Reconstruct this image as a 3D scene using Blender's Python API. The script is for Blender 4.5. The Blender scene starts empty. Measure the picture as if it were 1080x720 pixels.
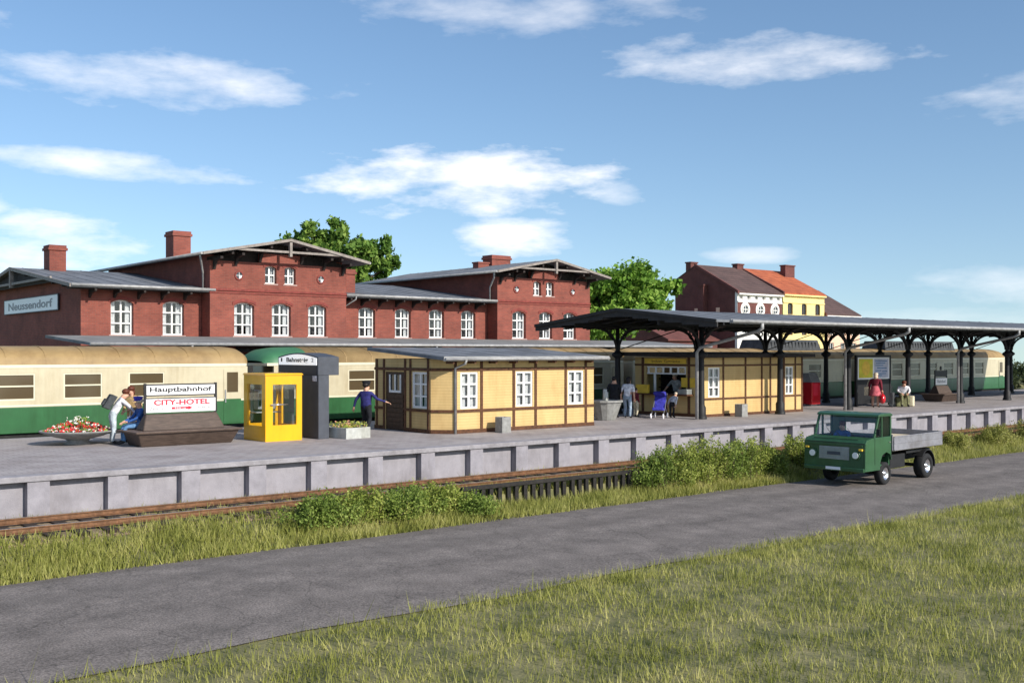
import bpy, bmesh, math, random
import numpy as np
from mathutils import Vector, Matrix, Quaternion
R = math.radians
rnd = random.Random(7)
sc = bpy.context.scene
C = sc.collection

# ------------------------------------------------------------------ camera
c_, s_ = .639, .769
n_ = math.hypot(c_, s_); c_ /= n_; s_ /= n_
cam_d = bpy.data.cameras.new('camera'); cam = bpy.data.objects.new('camera', cam_d); C.objects.link(cam)
cam.location = (0, 0, 2.87)
cam.rotation_euler = (R(90), 0, math.atan2(s_, c_) - R(90))
cam_d.sensor_width = 36; cam_d.lens = 36 * 1120 / 1080
cam_d.shift_y = 11 / 1080
cam_d.clip_end = 3000; cam_d.clip_start = .1
sc.camera = cam

# ------------------------------------------------------------------ materials
MATS = {}
def nodes_of(name):
    m = bpy.data.materials.new(name); m.use_nodes = True
    nt = m.node_tree; nt.nodes.clear()
    return m, nt, nt.nodes, nt.links
def mat(name, col, rough=.7, var=.18, scale=3.0, metal=0, bump=0, bscale=40, alt=None, spec=.4, stretch=(1, 1, 1), coat=0):
    """weathered paint/stone: colour varied by two noises, small bump"""
    m, nt, N, L = nodes_of(name)
    out = N.new('ShaderNodeOutputMaterial'); b = N.new('ShaderNodeBsdfPrincipled')
    L.new(b.outputs[0], out.inputs[0])
    tc = N.new('ShaderNodeTexCoord'); mp = N.new('ShaderNodeMapping')
    mp.inputs['Scale'].default_value = stretch
    L.new(tc.outputs['Object'], mp.inputs[0])
    no = N.new('ShaderNodeTexNoise'); no.inputs['Scale'].default_value = scale; no.inputs['Detail'].default_value = 6; no.inputs['Roughness'].default_value = .65
    L.new(mp.outputs[0], no.inputs['Vector'])
    cr = N.new('ShaderNodeValToRGB')
    a = alt or tuple(c * (1 - var * 1.6) for c in col)
    b2 = tuple(min(1, c * (1 + var)) for c in col)
    cr.color_ramp.elements[0].position = .32; cr.color_ramp.elements[1].position = .68
    cr.color_ramp.elements[0].color = (*a, 1); cr.color_ramp.elements[1].color = (*b2, 1)
    L.new(no.outputs[0], cr.inputs[0]); L.new(cr.outputs[0], b.inputs['Base Color'])
    b.inputs['Roughness'].default_value = rough; b.inputs['Metallic'].default_value = metal
    b.inputs['Specular IOR Level'].default_value = spec
    if coat: b.inputs['Coat Weight'].default_value = coat; b.inputs['Coat Roughness'].default_value = .1
    if bump:
        n2 = N.new('ShaderNodeTexNoise'); n2.inputs['Scale'].default_value = bscale; n2.inputs['Detail'].default_value = 4
        L.new(tc.outputs['Object'], n2.inputs['Vector'])
        bp = N.new('ShaderNodeBump'); bp.inputs['Strength'].default_value = bump; bp.inputs['Distance'].default_value = .02
        L.new(n2.outputs[0], bp.inputs['Height']); L.new(bp.outputs[0], b.inputs['Normal'])
    MATS[name] = m
    return m
def brickmat(name, c1, c2, mortar, bw=.25, rh=.085, ms=.012, rough=.85, var=.25, horiz=False, bump=.35, off=.5):
    """courses laid on wall faces: u = x+y, v = z (horiz: u = x, v = y)"""
    m, nt, N, L = nodes_of(name)
    out = N.new('ShaderNodeOutputMaterial'); b = N.new('ShaderNodeBsdfPrincipled'); L.new(b.outputs[0], out.inputs[0])
    tc = N.new('ShaderNodeTexCoord'); sx = N.new('ShaderNodeSeparateXYZ'); L.new(tc.outputs['Object'], sx.inputs[0])
    cx = N.new('ShaderNodeCombineXYZ')
    if horiz:
        L.new(sx.outputs[0], cx.inputs[0]); L.new(sx.outputs[1], cx.inputs[1])
    else:
        ad = N.new('ShaderNodeMath'); ad.operation = 'ADD'; L.new(sx.outputs[0], ad.inputs[0]); L.new(sx.outputs[1], ad.inputs[1])
        L.new(ad.outputs[0], cx.inputs[0]); L.new(sx.outputs[2], cx.inputs[1])
    br = N.new('ShaderNodeTexBrick'); L.new(cx.outputs[0], br.inputs['Vector'])
    br.inputs['Color1'].default_value = (*c1, 1); br.inputs['Color2'].default_value = (*c2, 1); br.inputs['Mortar'].default_value = (*mortar, 1)
    br.inputs['Scale'].default_value = 1; br.inputs['Mortar Size'].default_value = ms; br.inputs['Brick Width'].default_value = bw; br.inputs['Row Height'].default_value = rh
    br.offset = off
    no = N.new('ShaderNodeTexNoise'); no.inputs['Scale'].default_value = .8; no.inputs['Detail'].default_value = 7; no.inputs['Roughness'].default_value = .7
    L.new(tc.outputs['Object'], no.inputs['Vector'])
    mr = N.new('ShaderNodeMapRange'); mr.inputs[1].default_value = .3; mr.inputs[2].default_value = .7; mr.inputs[3].default_value = 1 - var; mr.inputs[4].default_value = 1 + var * .6
    L.new(no.outputs[0], mr.inputs[0])
    mx = N.new('ShaderNodeMix'); mx.data_type = 'RGBA'; mx.blend_type = 'MULTIPLY'; mx.inputs[0].default_value = 1
    L.new(br.outputs[0], mx.inputs[6]); L.new(mr.outputs[0], mx.inputs[7]); L.new(mx.outputs[2], b.inputs['Base Color'])
    b.inputs['Roughness'].default_value = rough
    bp = N.new('ShaderNodeBump'); bp.inputs['Strength'].default_value = bump; bp.inputs['Distance'].default_value = .01; bp.invert = True
    L.new(br.outputs['Fac'], bp.inputs['Height']); L.new(bp.outputs[0], b.inputs['Normal'])
    MATS[name] = m
    return m
def glassmat(name, col=(.03, .035, .04), rough=.06):
    m, nt, N, L = nodes_of(name)
    out = N.new('ShaderNodeOutputMaterial'); b = N.new('ShaderNodeBsdfPrincipled'); L.new(b.outputs[0], out.inputs[0])
    b.inputs['Base Color'].default_value = (*col, 1); b.inputs['Roughness'].default_value = rough; b.inputs['Specular IOR Level'].default_value = .6
    MATS[name] = m; return m
def clearglass(name, tint=(.9, .95, .95), fac=.82):
    m, nt, N, L = nodes_of(name)
    out = N.new('ShaderNodeOutputMaterial'); t = N.new('ShaderNodeBsdfTransparent'); g = N.new('ShaderNodeBsdfGlossy'); mx = N.new('ShaderNodeMixShader')
    t.inputs[0].default_value = (*tint, 1); g.inputs['Roughness'].default_value = .03
    mx.inputs[0].default_value = 1 - fac
    L.new(t.outputs[0], mx.inputs[1]); L.new(g.outputs[0], mx.inputs[2]); L.new(mx.outputs[0], out.inputs[0])
    MATS[name] = m; return m
def leafmat(name, ramp, scale=.5, trans=.35):
    m, nt, N, L = nodes_of(name)
    out = N.new('ShaderNodeOutputMaterial')
    d = N.new('ShaderNodeBsdfPrincipled'); t = N.new('ShaderNodeBsdfTranslucent'); mx = N.new('ShaderNodeMixShader'); mx.inputs[0].default_value = trans
    ge = N.new('ShaderNodeNewGeometry'); tc = N.new('ShaderNodeTexCoord')
    no = N.new('ShaderNodeTexNoise'); no.inputs['Scale'].default_value = scale; no.inputs['Detail'].default_value = 3
    L.new(tc.outputs['Object'], no.inputs['Vector'])
    ma = N.new('ShaderNodeMath'); ma.operation = 'MULTIPLY_ADD'; ma.inputs[1].default_value = .5
    L.new(ge.outputs['Random Per Island'], ma.inputs[0])
    m2 = N.new('ShaderNodeMath'); m2.operation = 'MULTIPLY_ADD'; m2.inputs[1].default_value = 1.5; m2.inputs[2].default_value = -.5
    L.new(no.outputs[0], m2.inputs[0]); L.new(m2.outputs[0], ma.inputs[2])
    cr = N.new('ShaderNodeValToRGB'); e = cr.color_ramp.elements
    while len(e) < len(ramp): e.new(.5)
    for i, c in enumerate(ramp):
        e[i].position = i / (len(ramp) - 1); e[i].color = (*c, 1)
    L.new(ma.outputs[0], cr.inputs[0]); L.new(cr.outputs[0], d.inputs['Base Color']); L.new(cr.outputs[0], t.inputs[0])
    d.inputs['Roughness'].default_value = .6; d.inputs['Specular IOR Level'].default_value = .25
    L.new(d.outputs[0], mx.inputs[1]); L.new(t.outputs[0], mx.inputs[2]); L.new(mx.outputs[0], out.inputs[0])
    MATS[name] = m; return m
def grime(name, amount=.35, sc=(7, 7, .5), col=(.25, .22, .18), blotch=.0):
    m = MATS[name]; nt = m.node_tree; N = nt.nodes; L = nt.links; b = N['Principled BSDF']; inp = b.inputs['Base Color']
    src = inp.links[0].from_socket; tc = N.new('ShaderNodeTexCoord'); mp = N.new('ShaderNodeMapping'); mp.inputs['Scale'].default_value = sc; L.new(tc.outputs['Object'], mp.inputs[0])
    no = N.new('ShaderNodeTexNoise'); no.inputs['Scale'].default_value = 1; no.inputs['Detail'].default_value = 8; no.inputs['Roughness'].default_value = .7; L.new(mp.outputs[0], no.inputs['Vector'])
    n2 = N.new('ShaderNodeTexNoise'); n2.inputs['Scale'].default_value = .55; n2.inputs['Detail'].default_value = 5; L.new(tc.outputs['Object'], n2.inputs['Vector'])
    ad = N.new('ShaderNodeMath'); ad.operation = 'MULTIPLY'; L.new(no.outputs[0], ad.inputs[0]); L.new(n2.outputs[0], ad.inputs[1])
    mr = N.new('ShaderNodeMapRange'); mr.inputs[1].default_value = .22; mr.inputs[2].default_value = .42; mr.inputs[3].default_value = 0; mr.inputs[4].default_value = amount; L.new(ad.outputs[0], mr.inputs[0])
    mx = N.new('ShaderNodeMix'); mx.data_type = 'RGBA'; mx.blend_type = 'MULTIPLY'; L.new(mr.outputs[0], mx.inputs[0]); L.new(src, mx.inputs[6]); mx.inputs[7].default_value = (*col, 1); L.new(mx.outputs[2], inp)
M = MATS
brickmat('red_brick', (.285, .070, .046), (.215, .052, .037), (.21, .10, .075), ms=.008)
brickmat('dark_brick', (.17, .035, .028), (.13, .03, .025), (.14, .06, .05))
mat('brick_trim', (.22, .045, .035), .8, .2, 5)
brickmat('house_brick', (.17, .04, .033), (.12, .033, .028), (.13, .07, .06))
brickmat('orange_tile', (.50, .13, .05), (.42, .10, .04), (.25, .07, .03), bw=.6, rh=.35, ms=.03)
brickmat('brown_tile', (.13, .075, .065), (.10, .06, .052), (.05, .03, .03), bw=.6, rh=.35, ms=.03)
mat('roof_felt', (.17, .18, .20), .75, .22, 1.2, bump=.4, bscale=12)
mat('roof_felt_light', (.22, .22, .215), .8, .2, 1.0, bump=.4, bscale=12)
mat('grey_zinc', (.36, .355, .35), .5, .18, 4, metal=.1)
mat('bargeboard', (.27, .235, .21), .7, .2, 5)
mat('dark_timber', (.03, .022, .02), .8, .3, 6)
mat('window_white', (.85, .84, .82), .5, .04, 3)
mat('curtain', (.62, .62, .63), .9, .25, 7, stretch=(6, 1, 1))
glassmat('dark_glass'); clearglass('clear_glass', (.96, .98, .98), .93)
mat('sill_stone', (.42, .28, .25), .8, .15, 6)
brickmat('yellow_planks', (.65, .46, .20), (.62, .435, .19), (.52, .36, .15), bw=6, rh=.10, ms=.007, var=.1, bump=.5)
mat('brown_timber', (.12, .05, .022), .75, .3, 8)
mat('door_brown', (.075, .038, .024), .6, .3, 8)
brickmat('paving', (.39, .355, .35), (.335, .30, .30), (.23, .21, .205), bw=.42, rh=.28, ms=.012, var=.16, horiz=True, bump=.4)
mat('platform_concrete', (.30, .285, .315), .85, .13, 2.5, bump=.4, bscale=30)
mat('platform_panel', (.31, .295, .325), .85, .10, 2.0, bump=.3, bscale=30)
mat('coping', (.31, .295, .315), .85, .14, 4, bump=.4, bscale=30)
mat('ballast', (.28, .21, .13), .95, .5, 9, bump=1.5, bscale=22, alt=(.07, .05, .035))
mat('soil', (.19, .17, .08), .95, .35, 1.6, bump=1, bscale=20, alt=(.075, .085, .03))
mat('asphalt', (.19, .165, .15), .9, .18, 1.4, bump=.7, bscale=60)
mat('rail_rust', (.20, .10, .05), .6, .3, 8, metal=.3)
mat('rail_top', (.55, .50, .45), .3, .1, 8, metal=.9)
mat('sleeper_wood', (.045, .03, .022), .9, .4, 6)
mat('fence_black', (.022, .019, .017), .8, .35, 8)
mat('iron_black', (.010, .010, .012), .6, .2, 5)
mat('canopy_under', (.035, .032, .032), .8, .2, 3)
mat('train_cream', (.56, .50, .35), .35, .05, 2, coat=.3)
mat('train_stripe', (.70, .65, .48), .35, .03, 2, coat=.3)
mat('train_green', (.03, .125, .045), .35, .10, 1.5, coat=.3)
mat('train_roof', (.34, .23, .10), .6, .10, 1.2)
mat('train_roof_green', (.05, .17, .08), .5, .1, 1.2)
mat('train_under', (.02, .02, .02), .8, .3, 4)
mat('train_grey', (.06, .065, .07), .7, .3, 4)
glassmat('train_glass', (.09, .065, .035), .15)
mat('booth_yellow', (.82, .42, .004), .35, .04, 2, coat=.4)
mat('sign_white', (.86, .86, .87), .4, .02, 2)
ml_ = mat('sign_white_glow', (.86, .86, .87), .4, .02, 2); pb_ = ml_.node_tree.nodes['Principled BSDF']; pb_.inputs['Emission Color'].default_value = (1, 1, 1, 1); pb_.inputs['Emission Strength'].default_value = .45  # faint glow added to whiten a sign face turned away from the sun
mat('sign_black', (.015, .015, .018), .5, .1, 2)
mat('sign_red', (.65, .02, .05), .5, .05, 2)
mat('sign_grey', (.25, .25, .27), .5, .05, 2)
mat('pylon_grey', (.065, .072, .09), .55, .12, 3)
mat('pylon_dark', (.03, .03, .04), .55, .12, 3)
mat('bench_brown', (.085, .058, .045), .6, .25, 3, stretch=(1, 4, 8))
mat('bench_edge', (.14, .10, .08), .6, .2, 3)
mat('conc_light', (.50, .51, .48), .85, .12, 6, bump=.4)
mat('conc_dark', (.17, .18, .16), .85, .2, 6, bump=.4)
mat('conc_mid', (.30, .30, .29), .85, .15, 6, bump=.4)
mat('flower_red', (.62, .03, .03), .7, .3, 20)
mat('flower_pink', (.70, .35, .22), .7, .3, 20)
mat('flower_white', (.75, .72, .65), .7, .1, 20)
mat('petunia', (.55, .45, .08), .7, .3, 20)
mat('vending_red', (.55, .01, .02), .3, .05, 3, coat=.5)
mat('metal_grey', (.35, .36, .38), .4, .15, 5, metal=.5)
mat('poster_yellow', (.72, .62, .03), .5, .15, 2)
mat('poster_grey', (.55, .56, .68), .5, .12, 3)
mat('kiosk_yellow', (.85, .55, .05), .5, .1, 5)
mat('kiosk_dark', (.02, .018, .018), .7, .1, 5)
mat('truck_green', (.03, .10, .04), .42, .10, 2, coat=.5)
mat('truck_grey', (.23, .23, .255), .5, .12, 3)
mat('truck_bed', (.62, .52, .36), .8, .15, 4)
mat('truck_black', (.015, .015, .016), .6, .2, 4)
mat('tyre', (.016, .016, .017), .85, .2, 6)
mat('chrome', (.75, .75, .77), .18, .05, 5, metal=.9)
mat('lamp_glass', (.85, .87, .85), .12, .02, 5, coat=1)
mat('grille_grey', (.32, .34, .34), .4, .1, 5, metal=.4)
mat('plate_mark', (.06, .07, .09), .5, .1, 5)
mat('skin', (.62, .35, .24), .55, .06, 5)
for nm, co in dict(cloth_white=(.75, .74, .78), cloth_grey=(.33, .33, .31), cloth_darkgrey=(.06, .065, .07), cloth_jeans=(.30, .38, .48), cloth_paleblue=(.50, .56, .60),
                   cloth_navy=(.03, .03, .16), cloth_black=(.012, .013, .018), cloth_blue=(.03, .10, .33), cloth_beige=(.55, .38, .18), cloth_maroon=(.16, .015, .03),
                   cloth_pink=(.55, .12, .15), cloth_olive=(.20, .20, .10), cloth_cream=(.70, .62, .45), cloth_royal=(.05, .05, .42), cloth_midblue=(.12, .25, .45)).items():
    mat(nm, co, .9, .28, 9, bump=.8, bscale=14)
mat('hair_brown', (.12, .03, .012), .6, .3, 20); mat('hair_dark', (.015, .01, .01), .6, .3, 20); mat('hair_fair', (.65, .55, .42), .6, .2, 20)
mat('shoe', (.02, .018, .018), .5, .2, 8); mat('eye', (.02, .01, .01), .3, 0, 8)
mat('bark', (.09, .065, .045), .9, .3, 6, bump=1, bscale=20)
leafmat('leaf_dark', [(.03, .08, .015), (.13, .24, .04), (.36, .48, .10)], .35)
leafmat('leaf_bright', [(.03, .09, .012), (.17, .32, .04), (.46, .60, .13)], .45)
leafmat('leaf_bush', [(.07, .11, .02), (.28, .34, .06), (.56, .56, .17)], 1.9)
leafmat('leaf_weed', [(.06, .10, .02), (.20, .28, .05), (.42, .48, .13)], 1.9)
leafmat('leaf_far', [(.03, .05, .02), (.07, .09, .035), (.12, .14, .05)], .3)
leafmat('grass_blade', [(.13, .15, .03), (.33, .34, .08), (.58, .53, .22)], .8)
mat('stucco_white', (.80, .78, .74), .8, .06, 3); mat('stucco_yellow', (.82, .66, .28), .8, .06, 3); mat('stucco_peach', (.75, .50, .36), .8, .06, 3)

for g_ in (('red_brick', .4, (1.2, 1.2, .35), (.35, .3, .3)), ('platform_panel', .4, (3, 3, .6), (.4, .37, .34)), ('platform_concrete', .4, (4, 4, .8), (.4, .37, .34)), ('coping', .5, (2, 6, 2), (.4, .36, .33)),
           ('paving', .6, (.9, .9, 1), (.5, .45, .42)), ('yellow_planks', .4, (3, 3, .6), (.6, .45, .28)), ('train_green', .5, (5, 5, .5), (.45, .4, .3)), ('train_cream', .4, (5, 5, .5), (.6, .5, .38)), ('train_roof', .6, (1.5, 1.5, 1.5), (.5, .42, .35)),
           ('truck_green', .55, (3, 3, 1.2), (.55, .5, .38)), ('truck_grey', .6, (4, 2, 3), (.45, .38, .3)), ('booth_yellow', .35, (3, 3, .6), (.6, .45, .2)), ('roof_felt', .6, (.8, .8, .8), (.5, .48, .45)), ('house_brick', .5, (.4, .4, .2), (.5, .45, .42)),
           ('brown_timber', .5, (6, 6, 6), (.4, .35, .3)), ('pylon_grey', .4, (4, 4, .5), (.5, .5, .5)), ('bench_brown', .5, (3, 3, 3), (.5, .45, .4)), ('conc_light', .5, (4, 4, 1), (.4, .38, .3)), ('conc_mid', .5, (4, 4, 1), (.4, .38, .3)), ('orange_tile', .6, (.5, .5, .5), (.5, .4, .4)), ('brown_tile', .5, (.5, .5, .5), (.5, .45, .45))): grime(*g_)
# asphalt: grain, worn wheel lanes along the road, cracks and patches
nt = M['asphalt'].node_tree; N = nt.nodes; L = nt.links; b = N['Principled BSDF']; inp = b.inputs['Base Color']; src = inp.links[0].from_socket
tc = N.new('ShaderNodeTexCoord'); vo = N.new('ShaderNodeTexVoronoi'); vo.feature = 'DISTANCE_TO_EDGE'; vo.inputs['Scale'].default_value = .45
wn = N.new('ShaderNodeTexNoise'); wn.inputs['Scale'].default_value = 1.3; wn.inputs['Detail'].default_value = 6; L.new(tc.outputs['Object'], wn.inputs['Vector'])
vm_ = N.new('ShaderNodeVectorMath'); vm_.operation = 'MULTIPLY_ADD'; vm_.inputs[1].default_value = (.9, .9, .9); L.new(wn.outputs[1], vm_.inputs[0]); L.new(tc.outputs['Object'], vm_.inputs[2]); L.new(vm_.outputs[0], vo.inputs['Vector'])
cr = N.new('ShaderNodeValToRGB'); cr.color_ramp.elements[0].position = .0; cr.color_ramp.elements[0].color = (.62, .62, .62, 1); cr.color_ramp.elements[1].position = .009; cr.color_ramp.elements[1].color = (1, 1, 1, 1); L.new(vo.outputs[0], cr.inputs[0])
gr_ = N.new('ShaderNodeTexNoise'); gr_.inputs['Scale'].default_value = 28; gr_.inputs['Detail'].default_value = 3; L.new(tc.outputs['Object'], gr_.inputs['Vector'])
mr = N.new('ShaderNodeMapRange'); mr.inputs[1].default_value = .35; mr.inputs[2].default_value = .65; mr.inputs[3].default_value = .62; mr.inputs[4].default_value = 1.35; L.new(gr_.outputs[0], mr.inputs[0])
sp = N.new('ShaderNodeSeparateXYZ'); L.new(tc.outputs['Object'], sp.inputs[0]); ln = N.new('ShaderNodeMath'); ln.operation = 'SINE'; lm = N.new('ShaderNodeMath'); lm.operation = 'MULTIPLY_ADD'; lm.inputs[1].default_value = 3.5; lm.inputs[2].default_value = .6; L.new(sp.outputs[1], lm.inputs[0]); L.new(lm.outputs[0], ln.inputs[0])
l2 = N.new('ShaderNodeMath'); l2.operation = 'MULTIPLY_ADD'; l2.inputs[1].default_value = .10; l2.inputs[2].default_value = 1.0; L.new(ln.outputs[0], l2.inputs[0])
def mul(a, b_):
    m_ = N.new('ShaderNodeMix'); m_.data_type = 'RGBA'; m_.blend_type = 'MULTIPLY'; m_.inputs[0].default_value = 1; L.new(a, m_.inputs[6]); L.new(b_, m_.inputs[7]); return m_.outputs[2]
L.new(mul(mul(mul(src, cr.outputs[0]), mr.outputs[0]), l2.outputs[0]), inp)

# ------------------------------------------------------------------ mesh builder
class MB:
    def __init__(s): s.v = []; s.f = []; s.m = []; s.mi = 0; s.T = None; s.sm = []
    def add(s, vs, fs, smooth=False):
        o = len(s.v)
        if s.T is not None: vs = [tuple(s.T @ Vector(p)) for p in vs]
        s.v += vs; s.f += [tuple(i + o for i in f) for f in fs]; s.m += [s.mi] * len(fs); s.sm += [smooth] * len(fs)
        return s
    def box(s, x0, x1, y0, y1, z0, z1):
        return s.add([(x0, y0, z0), (x1, y0, z0), (x1, y1, z0), (x0, y1, z0), (x0, y0, z1), (x1, y0, z1), (x1, y1, z1), (x0, y1, z1)],
                     [(0, 3, 2, 1), (4, 5, 6, 7), (0, 1, 5, 4), (1, 2, 6, 5), (2, 3, 7, 6), (3, 0, 4, 7)])
    def prism(s, poly, axis, a, b):
        """poly in the plane of the two other axes (x: (y,z), y: (x,z), z: (x,y))"""
        def P(p, t): return {'x': (t, p[0], p[1]), 'y': (p[0], t, p[1]), 'z': (p[0], p[1], t)}[axis]
        n = len(poly); vs = [P(p, a) for p in poly] + [P(p, b) for p in poly]
        fs = [tuple(range(n)), tuple(range(2 * n - 1, n - 1, -1))] + [(i, i + n, (i + 1) % n + n, (i + 1) % n) for i in range(n)]
        return s.add(vs, fs)
    def frustum(s, a, b):
        """a,b = (x0,x1,y0,y1,z)"""
        vs = []
        for (x0, x1, y0, y1, z) in (a, b): vs += [(x0, y0, z), (x1, y0, z), (x1, y1, z), (x0, y1, z)]
        return s.add(vs, [(0, 3, 2, 1), (4, 5, 6, 7), (0, 1, 5, 4), (1, 2, 6, 5), (2, 3, 7, 6), (3, 0, 4, 7)])
    def tube(s, pts, rs, n=10, cap=True):
        pts = [Vector(p) for p in pts]
        if not isinstance(rs, (list, tuple)): rs = [rs] * len(pts)
        vs = []; fs = []; pu = None
        for i, p in enumerate(pts):
            d = (pts[min(i + 1, len(pts) - 1)] - pts[max(i - 1, 0)]).normalized()
            u = d.orthogonal().normalized() if pu is None else (pu - d * pu.dot(d)).normalized()
            pu = u; w = d.cross(u)
            for k in range(n):
                a = 2 * math.pi * k / n; vs.append(tuple(p + (u * math.cos(a) + w * math.sin(a)) * rs[i]))
        for i in range(len(pts) - 1):
            for k in range(n): fs.append((i * n + k, i * n + (k + 1) % n, (i + 1) * n + (k + 1) % n, (i + 1) * n + k))
        s.add(vs, fs, n > 6)
        if cap:
            o = len(s.v) - len(vs); s.f += [tuple(o + k for k in range(n - 1, -1, -1)), tuple(o + (len(pts) - 1) * n + k for k in range(n))]; s.m += [s.mi] * 2; s.sm += [False] * 2
        return s
    def lathe(s, prof, c=(0, 0, 0), n=24, smooth=True):
        vs = []; fs = []
        for r, z in prof:
            for k in range(n):
                a = 2 * math.pi * k / n; vs.append((c[0] + r * math.cos(a), c[1] + r * math.sin(a), c[2] + z))
        for i in range(len(prof) - 1):
            for k in range(n): fs.append((i * n + k, i * n + (k + 1) % n, (i + 1) * n + (k + 1) % n, (i + 1) * n + k))
        return s.add(vs, fs, smooth)
    def ell(s, c, r, n=10, m=7):
        prof = [(max(1e-4, math.sin(math.pi * i / m)), -math.cos(math.pi * i / m)) for i in range(m + 1)]
        vs = []; fs = []
        for q, z in prof:
            for k in range(n):
                a = 2 * math.pi * k / n; vs.append((c[0] + r[0] * q * math.cos(a), c[1] + r[1] * q * math.sin(a), c[2] + r[2] * z))
        for i in range(m):
            for k in range(n): fs.append((i * n + k, i * n + (k + 1) % n, (i + 1) * n + (k + 1) % n, (i + 1) * n + k))
        return s.add(vs, fs, True)
    def wall(s, x0, x1, z0, z1, y, t, holes=()):
        """vertical wall in xz, front face at y, back at y+t, rectangular holes with reveals"""
        xs = sorted({x0, x1, *[h[0] for h in holes], *[h[1] for h in holes]}); zs = sorted({z0, z1, *[h[2] for h in holes], *[h[3] for h in holes]})
        def solid(i, j):
            if i < 0 or j < 0 or i >= len(xs) - 1 or j >= len(zs) - 1: return False
            cx = (xs[i] + xs[i + 1]) / 2; cz = (zs[j] + zs[j + 1]) / 2
            return not any(h[0] < cx < h[1] and h[2] < cz < h[3] for h in holes)
        for i in range(len(xs) - 1):
            for j in range(len(zs) - 1):
                if not solid(i, j): continue
                a, b, c, d = xs[i], xs[i + 1], zs[j], zs[j + 1]
                s.add([(a, y, c), (b, y, c), (b, y, d), (a, y, d)], [(0, 1, 2, 3)])
                s.add([(a, y + t, c), (b, y + t, c), (b, y + t, d), (a, y + t, d)], [(3, 2, 1, 0)])
                if not solid(i - 1, j): s.add([(a, y, c), (a, y, d), (a, y + t, d), (a, y + t, c)], [(0, 1, 2, 3)])
                if not solid(i + 1, j): s.add([(b, y, c), (b, y + t, c), (b, y + t, d), (b, y, d)], [(0, 1, 2, 3)])
                if not solid(i, j - 1): s.add([(a, y, c), (a, y + t, c), (b, y + t, c), (b, y, c)], [(0, 1, 2, 3)])
                if not solid(i, j + 1): s.add([(a, y, d), (b, y, d), (b, y + t, d), (a, y + t, d)], [(0, 1, 2, 3)])
        return s
    def build(s, name, mats, parent=None, loc=(0, 0, 0), rot=(0, 0, 0), bevel=0):
        me = bpy.data.meshes.new(name); me.from_pydata(s.v, [], s.f)
        if not isinstance(mats, (list, tuple)): mats = [mats]
        for m in mats: me.materials.append(M[m])
        me.polygons.foreach_set('material_index', s.m); me.polygons.foreach_set('use_smooth', s.sm); me.update()
        if len(s.v) < 30000:
            bm = bmesh.new(); bm.from_mesh(me); bmesh.ops.recalc_face_normals(bm, faces=bm.faces); bm.to_mesh(me); bm.free()
        o = bpy.data.objects.new(name, me); C.objects.link(o); o.parent = parent; o.location = loc; o.rotation_euler = rot
        if bevel:
            b = o.modifiers.new('bevel', 'BEVEL'); b.width = bevel; b.segments = 2; b.limit_method = 'ANGLE'; b.harden_normals = False
        return o
def tag(o, label=None, cat=None, group=None, kind=None):
    if label: o['label'] = label
    if cat: o['category'] = cat
    if group: o['group'] = group
    if kind: o['kind'] = kind
    return o
def empty(name, loc=(0, 0, 0), rz=0, parent=None):
    o = bpy.data.objects.new(name, None); C.objects.link(o); o.location = loc; o.rotation_euler = (0, 0, rz); o.empty_display_size = .3; o.parent = parent
    return o
def copy_tree(o, parent=None):
    c = o.copy(); C.objects.link(c); c.parent = parent
    for ch in list(o.children): copy_tree(ch, c)
    return c
def text(name, s, m, parent, loc, rot, w, h, ext=.004, bold=0):
    cu = bpy.data.curves.new('tmp', 'FONT'); cu.body = s; cu.align_x = 'CENTER'; cu.align_y = 'CENTER'; cu.extrude = ext; cu.offset = bold
    to = bpy.data.objects.new('tmp', cu); C.objects.link(to)
    bpy.context.view_layer.update()
    dg = bpy.context.evaluated_depsgraph_get()
    me = bpy.data.meshes.new_from_object(to.evaluated_get(dg)); me.name = name
    xs = [v.co.x for v in me.vertices]; ys = [v.co.y for v in me.vertices]
    cx = (min(xs) + max(xs)) / 2; cy = (min(ys) + max(ys)) / 2; sx = w / (max(xs) - min(xs)); sy = h / (max(ys) - min(ys))
    for v in me.vertices: v.co.x = (v.co.x - cx) * sx; v.co.y = (v.co.y - cy) * sy
    bpy.data.objects.remove(to); bpy.data.curves.remove(cu)
    me.materials.clear(); me.materials.append(M[m])
    o = bpy.data.objects.new(name, me); C.objects.link(o); o.parent = parent; o.location = loc; o.rotation_euler = rot
    return o
FRONT = (R(90), 0, 0)            # text reading on a wall that faces -Y
LEFT = (R(90), 0, R(-90))        # text reading on a wall that faces -X

# ------------------------------------------------------------------ world and sun
SUN_AZ = R(180 - 9); SUN_EL = R(30)
w = bpy.data.worlds.new('World'); sc.world = w; w.use_nodes = True
nt = w.node_tree; N = nt.nodes; L = nt.links; N.clear()
wo = N.new('ShaderNodeOutputWorld'); bg = N.new('ShaderNodeBackground'); L.new(bg.outputs[0], wo.inputs[0])
tc = N.new('ShaderNodeTexCoord'); sep = N.new('ShaderNodeSeparateXYZ'); L.new(tc.outputs['Generated'], sep.inputs[0])
def mth(op, a, b=None, c=None, clamp=False):
    n = N.new('ShaderNodeMath'); n.operation = op; n.use_clamp = clamp
    for i, x in enumerate((a, b, c)):
        if x is None: continue
        if isinstance(x, (int, float)): n.inputs[i].default_value = x
        else: L.new(x, n.inputs[i])
    return n.outputs[0]
zc = mth('MAXIMUM', sep.outputs[2], 0.0)
zz = mth('MULTIPLY_ADD', zc, .9, .07)
cmb = N.new('ShaderNodeCombineXYZ'); L.new(sep.outputs[0], cmb.inputs[0]); L.new(sep.outputs[1], cmb.inputs[1]); L.new(zz, cmb.inputs[2])
nrm = N.new('ShaderNodeVectorMath'); nrm.operation = 'NORMALIZE'; L.new(cmb.outputs[0], nrm.inputs[0])
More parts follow.
